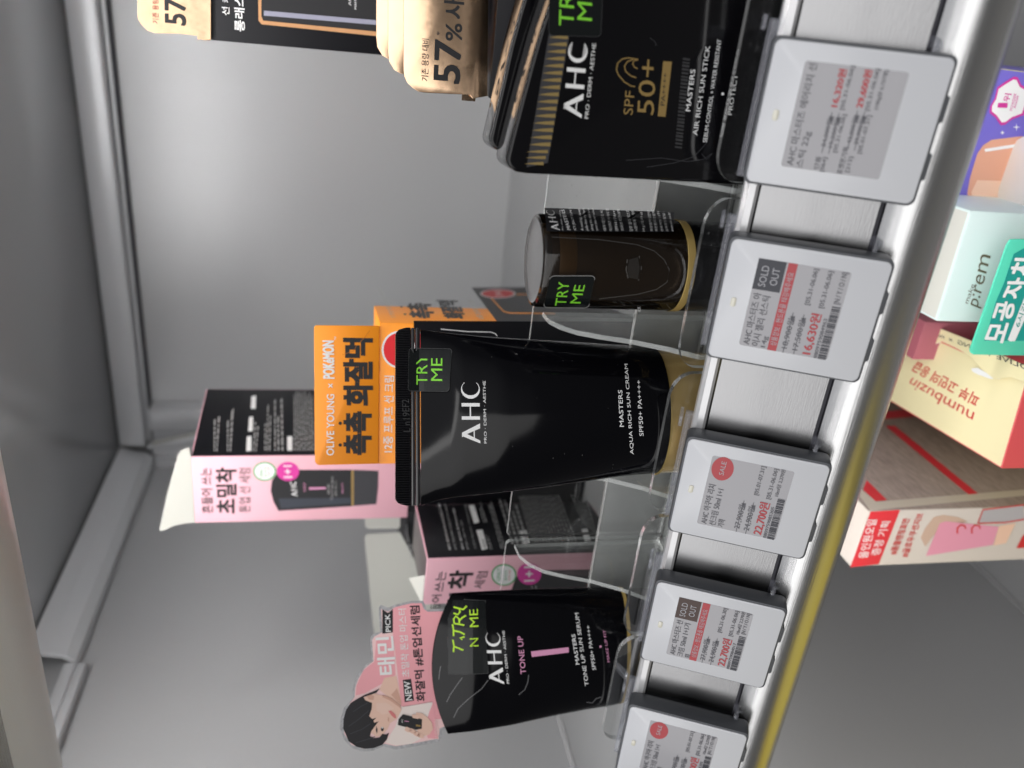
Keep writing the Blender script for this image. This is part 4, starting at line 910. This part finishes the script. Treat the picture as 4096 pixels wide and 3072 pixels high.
# --- orange and black carton with the tall header card
cO, fO, rO, gO = carton('carton', 'orange and black carton with an orange header card behind the gold capped tube', (1518, 1290), (1471, 1147), (1511, 1857), 26.4, -1.5, [M_or, M_or, M_or, M_blkbox], depth=5.0)
black_p = [(1655, 1283), (3200, 1290), (3200, 1900), (1655, 1900)]
poly(cO, fO, 'black_panel', M_blkbox, 'Z', black_p, lay=0)
PH = Plane(gO['fl'] + np.array([0, -.05, 0]), fO.n)
PHf = Plane(PH.p, PH.n)
flap(cO, PHf, [(125, 490), (620, 494), (612, 1572), (150, 1583), (130, 1575), (116, 1555), (109, 515), (114, 498)], 'B', M_or, -fO.n * .06, 'header_card', .02)
S = Plane(PH.p + PH.n * .001, PH.n)
T(cO, S, 'white_lettering', M_white, 'B', 'OLIVE YOUNG', 265, 1505, 268, 1028, 58, .02, lay=1)
T(cO, S, 'white_lettering', M_white, 'B', '×', 257, 978, 257, 945, 38, 0, lay=1)
T(cO, S, 'white_lettering', M_white, 'B', 'POKéMON', 268, 905, 262, 612, 85, .06, lay=1)
T(cO, S, 'white_lettering', M_white, 'B', '™', 282, 605, 282, 580, 15, 0, lay=1)
T(cO, S, 'black_lettering', M_black, 'B', '촉촉', 552, 1495, 552, 1170, 205, .075, lay=1)
T(cO, S, 'black_lettering', M_black, 'B', '화잘먹', 562, 1110, 560, 600, 215, .075, lay=1)
for yy in (1425, 1255): poly(cO, S, 'black_lettering', M_black, 'B', circ(314, yy, 13), lay=1)
stroke(cO, S, 'crease', mat('worn_orange', (.55, .17, .01), .5), 'B', [(545, 530), (500, 590), (440, 650), (420, 690), (330, 720)], 3, lay=2)
S = fO
poly(cO, S, 'ball_mark', M_white, 'B', circ(770, 680, 133, 145), lay=2); poly(cO, S, 'ball_mark', mat('bright_red', (.75, .02, .03), .45), 'B', circ(770, 680, 118, 130), lay=3)
T(cO, S, 'white_lettering', M_white, 'B', '12중 프루프 선 크림', 724, 1480, 735, 885, 76, .02, lay=2)
S = rO
poly(cO, S, 'black_panel', M_blkbox, 'Z', [(1886, 1151), (1991, 1291), (3200, 1330), (3200, 1135)], lay=0)
T(cO, S, 'black_lettering', M_black, 'B', '촉촉', 1055, 435, 1020, 325, 190, .05, lay=1)
T(cO, S, 'black_lettering', M_black, 'B', '화잘먹', 1300, 438, 1230, 302, 165, .05, lay=1)
for a, b in ((820, 405), (792, 348)): poly(cO, S, 'black_lettering', M_black, 'B', circ(a, b, 11, 7), lay=1)
T(cO, S, 'white_lettering', M_card, 'B', '단 한번만 발라도 하루종일 촉촉하게', 748, 432, 640, 200, 40, 0, lay=1)
T(cO, S, 'white_lettering', M_card, 'B', '12중 프루프 선 크림', 1440, 445, 1350, 295, 48, .01, lay=1)
poly(cO, S, 'disc', M_white, 'B', circ(1545, 245, 138, 36), lay=2); poly(cO, S, 'disc', M_red, 'B', circ(1545, 245, 126, 31), lay=3)
T(cO, S, 'white_lettering', M_white, 'B', '1+1', 1585, 262, 1575, 228, 60, .02, lay=4)
stroke(cO, S, 'orange_frame', M_or, 'B', [(1690, 250), (2000, 250)], 8, lay=1)
stroke(cO, S, 'orange_frame', M_or, 'B', [(1490, 275), (1590, 385), (1640, 396), (1990, 400)], 9, lay=1)
poly(cO, S, 'printed_tube', M_greydk, 'B', [(1640, 280), (1750, 365), (2000, 385), (2000, 265)], lay=1)
stroke(cO, fO, 'white_frame', M_white, 'B', [(1100, 520), (1320, 540), (1490, 543), (1525, 556), (1540, 575)], 6, lay=1)
flush()
# --- gold topped cartons on the right
FBp = at(842, 161, 1, 32)
cG = thing('carton', 'black carton high at the back with a gold 57 header and a printed stick', 'carton', (FBp[0] + 3, 35, 7.5), 'black cartons with gold headers')
gl = at(842, 161, 1, 32); zt = gl[2]; x0 = gl[0]
box('carton_body', x0, x0 + 9, 32, 37, 7.5, zt, M_blkbox, cG, bevel=.05)
box('gold_band', x0 - .02, x0 + 9, 31.97, 37, zt - .02, at(815, 157, 1, 32)[2] + .1, M_gold, cG, bevel=.05)
PG = Plane((0, 31.9, 0), (0, -1, 0))
flap(cG, PG, [(890, 320), (890, -300), (300, -300), (300, 100), (304, 150), (330, 195), (380, 245), (440, 267), (510, 268), (640, 272), (780, 288), (785, 318)], 'Q', M_gold, (0, .06, 0), 'gold_header')
PG2 = Plane((0, 31.86, 0), (0, -1, 0)); S = PG2
T(cG, S, 'red_lettering', mat('foil_red', (.45, .12, .08), .4), 'Q', '기존 용량 대비', 468, 192, 468, -110, 48, 0)
T(cG, S, 'black_lettering', M_black, 'Q', '57%', 688, 205, 680, -150, 165, .04)
S = Plane((0, 31.99, 0), (0, -1, 0))
T(cG, S, 'white_lettering', M_white, 'Q', '선 케어', 1042, 125, 1042, -120, 62, .01)
T(cG, S, 'white_lettering', M_white, 'Q', '롱래스팅', 1165, 255, 1160, -130, 82, .03)
poly(cG, S, 'copper_frame', mat('copper_print', (.52, .27, .12), .4), 'Q', [(1300, 195), (1275, 165), (1268, -200), (3000, -200), (3000, 370)], lay=1)
poly(cG, S, 'printed_stick', M_black, 'Q', [(1312, 165), (1298, 130), (1298, -200), (3000, -200), (3000, 330)], lay=2)
poly(cG, S, 'printed_shine', mat('print_lilac', (.28, .28, .36), .4), 'Q', [(1318, 125), (1318, 85), (3000, 230), (3000, 265)], lay=3)
T(cG, S, 'tiny_lettering', M_white, 'Q', 'AHC', 2020, 45, 2020, -60, 22, 0, lay=3)
T(cG, S, 'tiny_lettering', M_white, 'Q', 'MASTERS', 2062, 75, 2062, -60, 16, 0, lay=3)
cG0 = thing('carton', 'black carton under the high gold topped one, mostly hidden', 'carton', (FBp[0] + 3, 35, -1.5))
box('carton_body', x0 + .2, x0 + 9.1, 32.1, 37, -1.5, 7.5, M_blkbox, cG0, bevel=.05)
for k, (Y, tx, ty, lx) in enumerate(((29.4, 1505, 208, 232), (28.5, 1552, 265, 300), (27.2, 1617, 300, 375))):
    nm = ['backmost of the three near gold headers, seen as a thin strip', 'middle of the three near gold headers behind the large 57% one', 'large gold 57% header with black lettering above its black carton'][k]
    p = at(1957, 395 - (2 - k) * 70, 1, Y); q = at(tx, 200, 1, Y)
    ct = thing('carton', nm, 'carton', (p[0] + 3, Y, -1.5), 'black cartons with gold headers')
    box('carton_body', p[0], p[0] + 8, Y, Y + .85 if k != 0 else Y + 2, -1.5, p[2], M_blkbox, ct, bevel=.05)
    PL = Plane((0, Y - .05, 0), (0, -1, 0))
    if k == 2:
        O = [(1950, 385), (1120 * .4973 + 1400, 0 - 300), (1613, -300), (1614, 280), (1617, 305), (1628, 330), (1650, 352), (1675, 368), (1700, 372), (1880, 380), (1890, 395)]
    else:
        O = [(1950, ty + 25), (1950, -300), (tx, -300), (tx, ty - 60), (tx + 4, ty - 20), (tx + 25, ty + 15), (tx + 50, ty + 30), (tx + 70, ty + 34)]
    flap(ct, PL, O, 'Z', M_gold, (0, .07, 0), 'gold_header', .02)
    if k == 2:
        S = Plane((0, Y - .07, 0), (0, -1, 0))
        T(ct, S, 'black_lettering', M_black, 'D', '기존 용량 대비', 630, 655, 636, 315, 58, 0)
        T(ct, S, 'black_lettering', M_black, 'D', '57', 880, 672, 893, 338, 205, .05)
        T(ct, S, 'black_lettering', M_black, 'D', '%', 898, 335, 902, 195, 130, .03)
        T(ct, S, 'black_lettering', M_black, 'D', '*', 722, 283, 722, 255, 28, .02)
        T(ct, S, 'black_lettering', M_black, 'D', '사', 915, 155, 915, -8, 155, .04)
        box('locking_tab', at(1845, 400, 1, Y + .3)[0], p[0] + .3, Y + .2, Y + .26, at(1900, 400, 1, Y + .3)[2], at(1845, 400, 1, Y + .3)[2], M_gold, ct)
flush()
# ================================================================== THE COMPARTMENT BELOW
cR, fR, rR, gR = carton('carton', 'beige and red carton with a printed pink tube, at the left of the lower shelf', (3473, 2045), None, (3401, 2267), 24, -35.05, [M_beige, M_fab, M_beige, M_beige], depth=14)
S = fR
poly(cR, S, 'red_panel', mat('panel_red', (.72, .03, .055), .4), 'P', [(208, 1388), (445, 1360), (623, 910), (378, 925)], lay=1)
T(cR, S, 'white_lettering', M_white, 'P', '올인원오일', 350, 1310, 432, 990, 78, .02, lay=2)
T(cR, S, 'white_lettering', M_white, 'P', '증정 기획', 450, 1285, 545, 1005, 75, .02, lay=2)
T(cR, S, 'red_lettering', M_red, 'P', '#폼클렌징표면', 590, 1280, 705, 985, 62, .03, lay=2)
T(cR, S, 'red_lettering', M_red, 'P', '#글로우쿠션지브', 685, 1300, 820, 940, 62, .03, lay=2)
poly(cR, S, 'printed_cotton', mat('print_tan', (.60, .42, .33), .5), 'P', [(830, 1215), (792, 1140), (830, 1060), (900, 970), (980, 952), (1100, 970), (1180, 1005), (960, 1020), (900, 1120)], lay=2)
poly(cR, S, 'printed_tube', M_ppink, 'P', [(835, 1292), (950, 1020), (1000, 1005), (1440, 1050), (1390, 1200)], lay=3)
poly(cR, S, 'printed_cap', M_peach2, 'P', [(1395, 1208), (1500, 1185), (1580, 1020), (1440, 1045)], lay=3)
poly(cR, S, 'printed_pouch', mat('print_grey', (.45, .43, .45), .4), 'P', [(1270, 1015), (1310, 910), (1640, 870), (1650, 1000)], lay=4)
stroke(cR, S, 'red_outline', M_red, 'P', [(1265, 1020), (1310, 908), (1700, 862)], 10, lay=5); stroke(cR, S, 'red_outline', M_red, 'P', [(1265, 1020), (1490, 1015), (1660, 985)], 10, lay=5)
for xx in (1120, 1240): stroke(cR, S, 'red_bow', M_red, 'P', [(xx - 25, 1105), (xx - 25, 1060), (xx, 1035), (xx + 35, 1040), (xx + 45, 1065)], 14, lay=5)
poly(cR, S, 'red_pill', M_red, 'P', [(1585, 1228), (1640, 1120), (1800, 1080), (1800, 1220)], lay=2)
S = rR
for c in ([(315, 745), (420, 842), (515, 832), (345, 665)], [(500, 215), (1190, 785), (1270, 778), (580, 215)], [(470, 160), (800, 135), (700, 75), (470, 100)]):
    poly(cR, S, 'red_band', mat('panel_red', (.72, .03, .055), .4), 'P', c, lay=1)
poly(cR, S, 'pale_edge', M_beige, 'P', [(290, 800), (375, 918), (1700, 790), (1700, 740), (425, 845), (300, 740)], lay=0)
flush()
# cream carton lying with its printed face up
yawC = math.degrees(math.atan2(-.11, 1))
zc = at(4006, 1876, 1, 22)[2]; c0 = at(4006, 1876, 1, 22); c1 = at(3575, 1615, 2, zc); c2 = at(4110, 1520, 2, zc)
u = c2 - c0; v = c1 - c0; v = v / np.linalg.norm(v) * 15; c3 = c0 + u + v
cc = thing('carton', 'cream carton with upside down red lettering and torn top edge, lower shelf', 'carton', (c0[0] + 1, c0[1] + 3, -35.05))
V = [(p[0], p[1], z) for z in (-35.05, zc) for p in (c0, c0 + u, c3, c0 + v)]
mRed = mat('coral_card', (.70, .09, .10), .4)
add('carton_body', V, [(0, 1, 5, 4), (1, 2, 6, 5), (4, 5, 6, 7), (3, 0, 4, 7), (2, 3, 7, 6), (3, 2, 1, 0)], None, cc, mats=[mRed, mRed, M_cream, M_cream], fm=[0, 1, 2, 3, 3, 3], bevel=.06)
S = Plane(c0, (0, 0, 1))
T(cc, S, 'red_lettering', M_red, 'O', 'numbuzin', 820, 1540, 285, 1260, -88, 0, lay=1) if 0 else None
def Tfree(t, surf, part, m, reg, s, BLp, BRp, TRp, TLp, bold=0, lay=1):
    V, F = textmesh(s, 0); k = uid(); q = px(reg, [BLp, BRp, TRp, TLp]); P = quadmap(q, V); d = bold * np.linalg.norm(q[3] - q[0]) * 0.55
    for i, (dx, dy) in enumerate(((0, 0),) if not bold else ((0, 0), (d, d), (-d, d), (d, -d), (-d, -d))):
        emit(t, part, m, surf.hit(P + np.array([dx, dy]), 0.005 + 0.0035 * lay + 0.0006 * i), F, k)
Tfree(cc, S, 'red_lettering', M_red, 'O', 'numbuzin', (828, 1555), (315, 1265), (262, 1330), (800, 1650), 0)
Tfree(cc, S, 'red_lettering', M_red, 'O', '피부 고민의 응급', (880, 1415), (350, 1130), (298, 1205), (835, 1510), .02)
# torn raised flap along the right edge with its own lettering
fl0 = at(4150, 1540, 2, zc); fl1 = at(3640, 1370, 2, zc)
PTs = Plane(c0 + np.array([0, 0, .12]), (0, 0, 1))
edge = [(1300, 1330), (1236, 1300), (1140, 1260), (1000, 1280), (900, 1200), (800, 1090), (700, 1030), (560, 965), (480, 1000), (440, 1000), (320, 975), (330, 800), (450, 820), (800, 960), (1236, 1160), (1300, 1190)]
prism('torn_flap', PTs.hit(px('O', edge), 0), (0, 0, .05), M_cream, cc)
poly(cc, PTs, 'torn_paper', M_white, 'O', [(325, 985), (440, 990), (560, 968), (480, 1002), (430, 1012)], lay=9); poly(cc, PTs, 'torn_paper', M_white, 'O', [(805, 1190), (860, 1185), (960, 1245), (1050, 1278), (960, 1275), (860, 1240), (815, 1215)], lay=9)
Tfree(cc, Plane(PTs.p + np.array([0, 0, .05]), (0, 0, 1)), 'flap_lettering', M_greydk, 'O', 'OLIVE YOUNG  x  numbuzin', (1290, 1215), (370, 865), (365, 835), (1290, 1170), .01)
flush()
# yellow basket added out of view to give the rounded rail its yellow reflection
yb = thing('added_basket', 'yellow basket added out of frame for the yellow reflection on the rail', 'basket', (-37, 8, -46))
def taper(name, x0, x1, y0, y1, z0, z1, k, m, t):
    V = [(x0 + k, y0 + k, z0), (x1 - k, y0 + k, z0), (x1 - k, y1 - k, z0), (x0 + k, y1 - k, z0), (x0, y0, z1), (x1, y0, z1), (x1, y1, z1), (x0, y1, z1)]
    add(name, V, [(0, 1, 5, 4), (1, 2, 6, 5), (2, 3, 7, 6), (3, 0, 4, 7), (3, 2, 1, 0)], m, t)
taper('basket_body', -56, -27, -24, 16, -46, -27, 2, M_yellow, yb)
box('basket_floor', -55, -28, -23, 15, -30, -29.6, M_yellow, yb)
for a, b, c, d in ((-56.5, -26.5, 15.6, 16.5), (-56.5, -26.5, -24.5, -23.6), (-56.5, -55.6, -23.6, 15.6), (-27.4, -26.5, -23.6, 15.6)):
    box('basket_rim', a, b, c, d, -27.5, -26.5, M_yellow, yb, bevel=.2)
# mint box with curved corner, and its teal header
cM, fM, rM, gM = carton('carton', 'pale mint carton with brown lowercase lettering behind the teal header, lower shelf', (3883, 841), None, (3744, 1287), 24.5, -35.05, [M_mint, M_mint, M_card, M_mint], depth=5, bev=.10)
S = fM
Tfree(cM, S, 'brown_lettering', mat('brown_ink', (.13, .11, .07), .5), 'O', 'p:rem', (880, 697), (1000, 268), (880, 235), (790, 660), 0)
Tfree(cM, S, 'brown_lettering', MATS['brown_ink'], 'O', 'make', (770, 655), (825, 500), (795, 480), (738, 640), 0)
flush()
hdp = Plane(at(4036, 959, 1, 23.2), (0, -1, .12))
cT = thing('header_card', 'teal promo header card with white Korean lettering in front of the mint carton', 'promo card', (at(4036, 959, 1, 23.2)[0] - 1, 23.2, -20))
flap(cT, hdp, [(1095, 165), (1125, 122), (1170, 118), (1500, 118), (1500, 1090), (820, 1078), (795, 1060), (790, 1040)], 'O', M_teal, (0, .08, 0), 'card', .03)
S = Plane(hdp.p + hdp.n * .01, hdp.n)
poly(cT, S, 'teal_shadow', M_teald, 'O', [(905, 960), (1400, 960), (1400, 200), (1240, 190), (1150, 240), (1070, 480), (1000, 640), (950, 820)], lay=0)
poly(cT, S, 'pill', M_white, 'O', [(1100, 950), (1120, 965), (1160, 962), (1400, 420), (1400, 300), (1300, 440)], lay=2)
for s, a, b, c, d in (('모', (1055, 975), (1105, 815), (965, 812), (905, 965)), ('공', (1130, 790), (1165, 640), (1020, 635), (970, 785)), ('자', (1195, 610), (1290, 440), (1120, 440), (1045, 600)), ('차', (1280, 420), (1380, 250), (1180, 248), (1110, 400))):
    Tfree(cT, S, 'white_lettering', M_white, 'O', s, a, b, c, d, .06, 1)
Tfree(cT, S, 'teal_lettering', M_teald, 'O', '6시간 피지', (1195, 850), (1330, 480), (1290, 470), (1155, 835), .02, 3)
flush()
PB = Plane((0, 27.5, 0), (0, -1, 0))
cP = thing('carton', 'purple carton with a ranking badge and a printed peach stick, lower shelf', 'carton', (-3, 28, -35.05))
q0 = at(3800, 872, 1, 27.5); q1 = at(4010, 275, 1, 27.5)
box('carton_body', q0[0], q1[0], 27.5, 31, -35.05, at(3620, 600, 1, 27.5)[2], M_purp, cP, bevel=.05)
S = PB
stroke(cP, S, 'yellow_edge', mat('pale_yellow', (.7, .68, .2), .5), 'N', [(820, 155), (1029, 182)], 5, lay=1); stroke(cP, S, 'yellow_edge', MATS['pale_yellow'], 'N', [(440, 1390), (560, 1402)], 5, lay=1)
badge = [(945, 220), (975, 225), (1005, 290), (1060, 320), (1060, 430), (1025, 540), (930, 575), (870, 620), (835, 625), (790, 560), (742, 520), (745, 470), (785, 400), (805, 310), (870, 265)]
poly(cP, S, 'badge', M_mag, 'N', badge, lay=1)
bc = np.mean(badge, axis=0); poly(cP, S, 'badge', M_white, 'N', [tuple(bc + (np.array(b) - bc) * .88) for b in badge], lay=2)
Tfree(cP, S, 'badge_lettering', M_mag, 'N', '1', (885, 478), (890, 440), (815, 440), (808, 475), .05, 3)
Tfree(cP, S, 'badge_lettering', M_mag, 'N', '위', (900, 430), (925, 365), (870, 358), (850, 425), .03, 3)
Tfree(cP, S, 'badge_lettering', M_mag, 'N', 'POWDER', (928, 505), (965, 365), (945, 355), (908, 500), .03, 3)
Tfree(cP, S, 'badge_lettering', M_mag, 'N', 'ROOM', (958, 480), (985, 385), (968, 378), (940, 475), .03, 3)
poly(cP, S, 'printed_stick', M_peach, 'N', [(600, 1305), (570, 1270), (556, 1190), (580, 1060), (640, 860), (690, 790), (760, 745), (1000, 715), (1100, 715), (1000, 1280), (700, 1290)], lay=1)
poly(cP, S, 'printed_stick_light', M_peach2, 'N', [(610, 1285), (590, 1180), (640, 1080), (980, 1090), (960, 1270)], lay=2)
poly(cP, S, 'printed_shine', M_white, 'N', [(705, 845), (700, 820), (960, 780), (965, 805)], lay=2)
for a, b, r in ((965, 640, 34), (848, 685, 20), (533, 1330, 24)):
    poly(cP, S, 'sparkle', M_white, 'N', [(a - r, b), (a - 5, b - 5), (a, b - r), (a + 5, b - 5), (a + r, b), (a + 5, b + 5), (a, b + r), (a - 5, b + 5)], lay=2)
# white ridged jar in front of it
J0 = at(4060, 760, 1, 25.2)
jr = thing('jar', 'white ridged jar cap in front of the purple carton, cut by the photo edge', 'jar', (J0[0] - .3, 26.6, -35.05))
jc = (at(4040, 690, 1, 26.6)[0], 26.6); jz = at(4052, 690, 1, 25.4)[2] - 1.5
rj = 1.35; prof = [(0, -35.05), (rj, -35.05), (rj, jz - 1.2), (rj + .12, jz - 1.1), (rj + .12, jz - .25), (rj, jz - .05), (rj - .2, jz), (0, jz)]
lathe('jar_body', prof, mat('ivory_plastic', (.74, .71, .66), .25, coat=.3), jr, c=jc)
for i in range(60):
    a = 2 * math.pi * i / 60; x, y = jc[0] + (rj + .12) * math.cos(a), jc[1] + (rj + .12) * math.sin(a)
    if y < jc[1] + .3: box('ridge', x - .035, x + .035, y - .035, y + .035, jz - 1.05, jz - .3, MATS['ivory_plastic'], jr)
flush()
# teal and white carton behind the mint one
ct2 = thing('carton', 'teal and white carton glimpsed between the price rail and the mint carton', 'carton', (-10, 31, -35.05))
e0 = at(3690, 1290, 1, 29); e1 = at(3860, 1000, 1, 29)
box('carton_body', e0[0], e1[0] + 2, 29, 33, -35.05, at(3640, 1150, 1, 29)[2], M_mint, ct2, bevel=.05)
S = Plane((0, 29, 0), (0, -1, 0))
poly(ct2, S, 'teal_panel', M_teald, 'O', [(380, 790), (410, 800), (600, 560), (600, 450), (480, 450)], lay=1)
stroke(ct2, S, 'white_stroke', M_white, 'O', [(415, 655), (475, 570)], 26, lay=2)
stroke(ct2, S, 'grey_stroke', M_grayink, 'O', [(555, 310), (620, 365)], 12, lay=2); stroke(ct2, S, 'green_stroke', M_dgreen, 'O', [(570, 270), (650, 300)], 12, lay=2)
flush()
# dark pink carton seen between the cream and mint ones
cD = thing('carton', 'dull dark pink carton in the gap between the cream and mint cartons', 'carton', (-9, 31, -35.05))
d0 = at(3700, 1330, 1, 27)
box('carton_body', d0[0] - 1.2, at(3700, 1288, 1, 27)[0], 27, 31, -35.05, at(3660, 1330, 1, 27)[2] - .3, mat('dull_pink', (.35, .10, .13), .5), cD, bevel=.05)
# ================================================================== bring centimetres to metres
for me in bpy.data.meshes: me.transform(Matrix.Scale(SC, 4))
for o in scene.objects:
    if o.type in ('MESH', 'EMPTY'): o.location = o.location * SC
    if o.type == 'EMPTY': o.empty_display_size = 0.01
